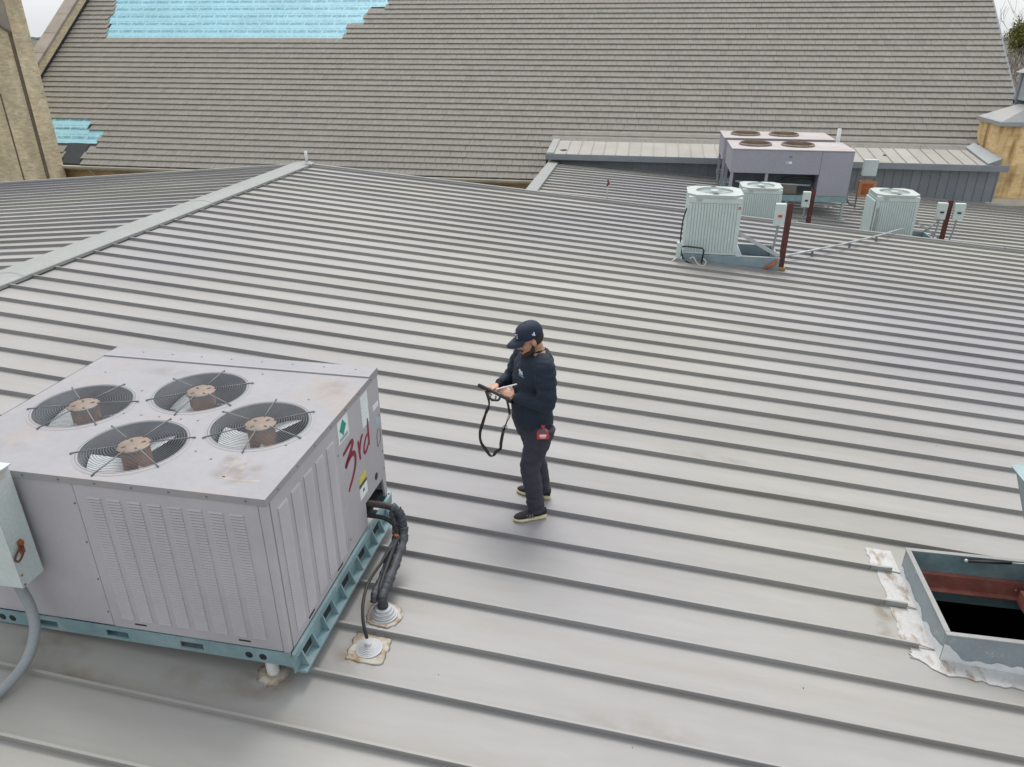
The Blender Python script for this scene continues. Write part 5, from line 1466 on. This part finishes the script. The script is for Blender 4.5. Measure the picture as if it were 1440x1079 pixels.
# cap: crown, brim, button, badges
navy = mat('navy_cap_cloth', (.011, .018, .040, 1), .8, var=.15, scale=12, bump=.15, bscale=200)
cp = MB(); rings = []
for i in range(9):
    t = i / 8; an = t * math.pi / 2
    rings.append(ring(Hd(-.012 - .004 * t, 0, .050 + .095 * math.sin(an)), hf, hl, max(.004, .112 * HS * math.cos(an) ** .75), max(.004, .091 * HS * math.cos(an) ** .75), 28, 2.1))
rings.insert(0, ring(Hd(-.012, 0, .034), hf, hl, .110 * HS, .090 * HS, 28, 2.1))
cp.loft(rings)
cap_o = cp.build('cap', navy, man)
br = MB(); n = 14; up_ = []; lo_ = []
for i in range(n + 1):
    an = -1.25 + 2.5 * i / n
    bi = (.10 * math.cos(an) - .012, .086 * math.sin(an)); reach = .098 * math.cos(an * .62) ** 1.1
    bo_ = (bi[0] + reach, bi[1] * 1.02)
    up_ += [Hd(bi[0] - .012, bi[1], .052), Hd((bi[0] + bo_[0]) / 2, (bi[1] + bo_[1]) / 2, .044 - .05 * abs(bi[1])), Hd(bo_[0], bo_[1], .026 - 1.2 * bo_[1] ** 2)]
for p in up_: lo_.append(p - hu * .005)
fs = []; k3 = 3; off = len(up_)
for i in range(n):
    for j in range(2):
        a = i * 3 + j; fs.append((a, a + 3, a + 4, a + 1)); fs.append((off + a, off + a + 1, off + a + 4, off + a + 3))
    fs.append((i * 3 + 2, i * 3 + 5, off + i * 3 + 5, off + i * 3 + 2))
br.add(up_ + lo_, fs, True); br.build('brim', navy, cap_o)
MB().ball(Hd(-.014, 0, .144), q3(.009, .009, .005), 10, 6, HR).build('button', navy, cap_o)
def patch(name, pts, thick, material, parent):
    k = len(pts); n_ = (pts[1] - pts[0]).cross(pts[2] - pts[0]).normalized() * thick
    MB().add([p + n_ for p in pts] + [p - n_ for p in pts], [tuple(range(k)), tuple(range(2 * k - 1, k - 1, -1))] + [(i, (i + 1) % k, k + (i + 1) % k, k + i) for i in range(k)]).build(name, material, parent)
M_emb = mat('white_embroidery', (.62, .66, .70, 1), .8, var=.2, scale=60)
M_embb = mat('blue_embroidery', (.16, .30, .48, 1), .8, var=.2, scale=60)
for i, (l0, l1, z0, z1) in enumerate(((-.034, .030, .092, .100), (-.026, .036, .078, .086), (-.014, .034, .066, .072), (-.030, -.006, .100, .110), (.004, .012, .084, .096))):
    def cpt(l, z): 
        f = .112 * math.cos(math.asin(min(.99, (z - .038) / .105))) ** .75 * math.sqrt(max(0, 1 - (l / .098) ** 2)) - .010
        return Hd(f, l, z)
    patch('cap_badge', [cpt(l0, z0), cpt(l1, z0), cpt(l1, z1), cpt(l0, z1)], .002, M_emb, cap_o)
sd_ = lambda f, z: Hd(f, .0935 * math.sqrt(max(0, 1 - ((f + .012) / .112) ** 2)) + .001, z)
patch('cap_badge', [sd_(-.036, .058), sd_(-.022, .062), sd_(-.026, .084), sd_(-.038, .088)], .002, M_emb, cap_o)
patch('cap_badge', [sd_(-.022, .066), sd_(-.012, .074), sd_(-.020, .080)], .002, M_emb, cap_o)

# sweatshirt, trousers
def wr_shirt(c):
    q = c - Vector((PX_, PY_, PZ_))
    w = mnoise.noise(Vector((q.x * 9, q.y * 9, q.z * 20))) * .010 + mnoise.noise(Vector((q.x * 22 + 5, q.y * 22, q.z * 46))) * .005
    if q.z < 1.0: w += .005 * mnoise.noise(Vector((q.x * 10, q.y * 10, q.z * 45)))
    return w
sh = MB()
torso(sh, .020, .85, 1.61)
def sleeve(a, b, c_, off):
    p = curve([a + off, a, a.lerp(b, .45), b.lerp(a, .12).lerp(c_, .03), b.lerp(c_, .16), b.lerp(c_, .6), c_], 5); n = len(p)
    R_ = [.088, .100, .092, .080, .074, .060, .042]; r_ = []
    for i in range(n):
        t = i / (n - 1) * 6; k = min(5, int(t)); r_.append(R_[k] + (R_[k + 1] - R_[k]) * (t - k))
    sh.tube(p, r_, 16)
sleeve(LSH + Vector((-.005, .01, -.02)), LEL, LWR, Vector((-.045, .06, .015)))
sleeve(RSH + Vector((.005, -.01, -.02)), REL, RWR, Vector((.045, -.06, .015)))
_ = ([LSH], 0)
sh.loft([ring(G(-.03, 0, 1.555), FW, LF, .10, .125, 20), ring(G(-.033, -.005, 1.615), FW, LF, .078, .082, 20), ring(G(-.037, -.008, 1.635), FW, LF, .068, .070, 20)])
M_shirt = mat('navy_sweatshirt', (.010, .018, .034, 1), .85, var=.18, scale=9, bump=.2, bscale=160)
shirt = remesh('sweatshirt', sh, .008, M_shirt, man, 9, wr_shirt)
def wr_pants(c):
    q = c - Vector((PX_, PY_, PZ_))
    low_ = max(0, 1 - abs(q.z - .14) / .14); kn = max(0, 1 - abs(q.z - .48) / .2)
    return mnoise.noise(Vector((q.x * 8, q.y * 8, q.z * 16))) * (.008 + .008 * low_ + .008 * kn) + mnoise.noise(Vector((q.x * 14, q.y * 14, q.z * 42 + 3))) * (.004 + .009 * low_)
pn = MB()
pn.loft([ring(G(-.068, 0, .99), FW, LF, .152, .182, 22), ring(G(-.066, 0, .92), FW, LF, .162, .194, 22), ring(G(-.05, 0, .84), FW, LF, .164, .194, 22), ring(G(-.045, 0, .77), FW, LF, .110, .145, 22)])
limb(pn, [LHIP, LHIP.lerp(LKN, .3), LHIP.lerp(LKN, .65), LKN, LKN.lerp(LAN, .35), LKN.lerp(LAN, .7), LAN + Vector((.004, .0, -.035))], [.125, .122, .108, .094, .088, .082, .074], 18)
limb(pn, [RHIP, RHIP.lerp(RKN, .3), RHIP.lerp(RKN, .65), RKN, RKN.lerp(RAN, .35), RKN.lerp(RAN, .7), RAN + Vector((.004, .0, -.025))], [.122, .118, .104, .090, .084, .078, .072], 18)
remesh('trousers', pn, .008, mat('charcoal_trousers', (.034, .035, .050, 1), .85, var=.2, scale=9, bump=.2, bscale=160), man, 4, wr_pants)
# chain at the neck and chest print
MB().tube(curve([G(.02, -.055, 1.655), G(-.04, -.085, 1.625), G(-.105, -.075, 1.598), G(-.125, -.045, 1.590), G(-.115, .01, 1.61)], 6), .004, 6).build('necklace', mat('gold_chain', (.55, .42, .16, 1), .3, .8), man)
def chest(l, u):
    # point on the front of the sweatshirt, on the left breast
    c = G(-.058, 0, u); b_ = .215; a_ = .160
    return c + LF * l + FW * (a_ * max(0, 1 - abs(l / b_) ** 2.4) ** (1 / 2.4) + .004)
for (l0, l1, u0, u1, m_) in ((.070, .120, 1.462, 1.474, M_emb), (.078, .128, 1.447, 1.457, M_emb), (.066, .132, 1.434, 1.440, M_embb), (.072, .140, 1.424, 1.430, M_embb), (.076, .092, 1.476, 1.484, M_emb), (.098, .104, 1.455, 1.468, M_emb)):
    patch('chest_print', [chest(l0, u0), chest(l1, u0), chest(l1, u1), chest(l0, u1)], .0025, m_, shirt)
# shoes
def shoe(heel, toe, label_):
    h = Vector(heel); t_ = Vector(toe); d = (t_ - h); L = d.length; d.normalize(); s_ = Vector((-d.y, d.x, 0)).normalized(); n_ = d.cross(s_)
    if n_.z < 0: n_ = -n_
    prof = [(-.02, .026, .060, .080), (.08, .034, .064, .095), (.25, .036, .064, .085), (.45, .038, .064, .075), (.62, .044, .060, .062), (.80, .046, .050, .052), (.94, .036, .038, .040), (1.02, .015, .025, .026)]
    up = MB(); rings = []
    for (t, w, hh, _) in prof:
        c = h + d * L * t + n_ * (.022 + _ * .45)
        rings.append(ring(c, s_, n_, w, _ * .52, 16, 2.3))
    up.loft(rings)
    o = up.build('shoe', mat('black_knit_shoe', (.018, .018, .022, 1), .85, var=.25, scale=30, bump=.2, bscale=120), man)
    so_ = MB(); a_, b_ = [], []
    pts = [(-.035, .018), (.0, .036), (.12, .041), (.3, .040), (.5, .043), (.68, .050), (.84, .049), (.96, .036), (1.03, .014)]
    outl = [(t, w) for t, w in pts] + [(t, -w) for t, w in reversed(pts)]
    lift = [.004 if t > .9 else 0 for t, w in outl]
    so_.loft([[h + d * L * t + s_ * w * .94 + n_ * (.002 + l) for (t, w), l in zip(outl, lift)], [h + d * L * t + s_ * w * 1.03 + n_ * (.014 + l) for (t, w), l in zip(outl, lift)], [h + d * L * t + s_ * w * 1.0 + n_ * (.030 + (.012 if t < .3 else 0) + l) for (t, w), l in zip(outl, lift)]])
    so_.build('sole', mat('cream_sole', (.62, .54, .34, 1), .7, var=.15, scale=15), o)
    for k in range(3):
        t = .42 + k * .085
        for sg in (-1, 1):
            a = h + d * L * t + s_ * sg * .0435 + n_ * .030; b = h + d * L * (t + .07) + s_ * sg * .038 + n_ * .072
            MB().bar(a, b, .012, .004, s_).build('side_stripe', mat('grey_stripe', (.16, .16, .18, 1), .6), o)
    for k in range(4):
        t = .40 + k * .07; c = h + d * L * t + n_ * (.088 - .028 * k * .6)
        MB().tube([c - s_ * .024 - n_ * .006, c + n_ * .003, c + s_ * .024 - n_ * .006], .0035, 6).build('lace', M_black, o)
def gnd(x, y): return (PX_ + x, PY_ + y, pan(PX_ + x) + .001)
shoe(gnd(.080, -.135), gnd(-.180, -.285), 'l')
shoe(gnd(.085, .165), gnd(-.228, .192), 'r')
# wrist watch on the far arm
MB().tube([RWR + (REL - RWR).normalized() * -.006, RWR + (REL - RWR).normalized() * .016], .034, 14).build('watch', M_black, man)

# ---------------------------------------------------------------- things he holds
e1 = Vector((-.926, .20, .318)).normalized()
e2 = Vector((.12, -.885, .45)); e2 = (e2 - e1 * e2.dot(e1)).normalized()
e3 = e1.cross(e2); e3 = e3 if e3.z > 0 else -e3
TC = G(-.372, -.085, 1.205)
tb = empty('tablet', TC, 'black rugged tablet with a dangling strap held by the person', 'tablet')
def T(a, b, c): return TC + e1 * a + e2 * b + e3 * c
def tbox(a0, a1, b0, b1, c0, c1): return MB().hexa([T(a0, b0, c0), T(a1, b0, c0), T(a1, b1, c0), T(a0, b1, c0), T(a0, b0, c1), T(a1, b0, c1), T(a1, b1, c1), T(a0, b1, c1)])
tbox(-.165, .165, -.115, .115, -.012, .012).build('case', M_black, tb, .008)
tbox(-.135, .135, -.092, .092, .0122, .0135).build('screen', mat('dark_screen', (.02, .024, .03, 1), .12), tb)
for a in (-.14, .14): tbox(a - .022, a + .022, -.118, .118, -.020, -.0125).build('corner_guard', M_black, tb, .006)
MB().tube(curve([T(-.06, .10, -.015), T(-.055, .11, -.045), T(.0, .115, -.062), T(.05, .11, -.04), T(.06, .10, -.015)], 5), .010, 8).build('hand_grip', M_black, tb)
MB().tube(curve([T(-.02, .09, -.02), T(-.03, .10, -.05), T(-.01, .11, -.07), T(.015, .11, -.05), T(.02, .10, -.02)], 5), .007, 8).build('grip_ring', M_wire, tb)
sp_ = curve([T(.075, .11, -.02), G(-.425, -.16, 1.14), G(-.455, -.165, 1.05), G(-.490, -.165, .93), G(-.512, -.165, .84), G(-.505, -.165, .75), G(-.462, -.165, .675), G(-.425, -.165, .620), G(-.395, -.165, .615), G(-.370, -.165, .66), G(-.328, -.165, .70), G(-.322, -.165, .76), G(-.300, -.165, .88), G(-.268, -.165, .98), G(-.245, -.16, 1.05), T(-.135, .11, -.016)], 5)
vs = []; n = len(sp_)
for i, p in enumerate(sp_):
    t = (sp_[min(i + 1, n - 1)] - sp_[max(i - 1, 0)]).normalized()
    tw = math.sin(i * .22) * .9 + .3
    q = Vector((math.cos(tw), math.sin(tw) * .8, 0)); q = (q - t * q.dot(t)).normalized() * (.014 if 8 < i < n - 14 else .010); r_ = t.cross(q).normalized() * .0016
    vs.append([p + q + r_, p - q + r_, p - q - r_, p + q - r_])
MB().loft(vs, smooth=False).build('strap', M_black, tb)
MB().tube([sp_[7], sp_[10]], .014, 8).build('strap_slider', M_black, tb)
MB().tube([sp_[n - 10], sp_[n - 6]], .010, 8).build('strap_clip', M_galv, tb)
MB().tube(curve([sp_[n - 16], sp_[n - 16] + Vector((-.016, 0, .03)), sp_[n - 13], sp_[n - 14] + Vector((.018, 0, 0)), sp_[n - 17]], 4), .004, 6).build('strap_hook', M_wire, tb)
sty = MB().tube([G(-.372, -.115, 1.262), G(-.355, -.118, 1.268), G(-.190, -.140, 1.338), G(-.182, -.141, 1.341)], [.002, .0065, .0065, .004], 10).build('stylus', M_white)
tag(sty, 'white stylus pen in the hand above the tablet', 'stylus')
# tape measure on the belt
tm = empty('tape_measure', G(.065, -.25, .92), 'red and black tape measure clipped to the trousers', 'tape measure')
c = G(.055, -.205, .905)
tR = Matrix.Translation(c) @ Matrix.Rotation(R(12), 4, 'Z')
def tmb():
    m = MB(); m.M = tR; return m
tmb().prism([(-.050, -.045), (.050, -.045), (.056, -.01), (.046, .035), (.022, .055), (-.025, .055), (-.052, .03)], 'y', -.022, .022).build('case', M_red, tm, .008)
tmb().prism([(-.044, .022), (.040, .026), (.020, .060), (-.024, .060)], 'y', -.026, .026).build('grip', mat('grey_grip', (.10, .11, .13, 1), .6), tm, .006)
tmb().box(-.048, .050, -.026, .026, -.050, -.036).build('base_bumper', M_black, tm, .005)
tmb().box(-.028, .030, -.0245, -.0225, -.010, .010).build('case_print', M_white, tm)
tmb().box(-.022, .024, -.0245, -.0225, -.024, -.018).build('case_print', M_white, tm)
tmb().box(-.008, .010, -.01, .01, .058, .082).box(-.016, .018, -.008, .008, .078, .088).build('belt_clip', M_red, tm, .003)
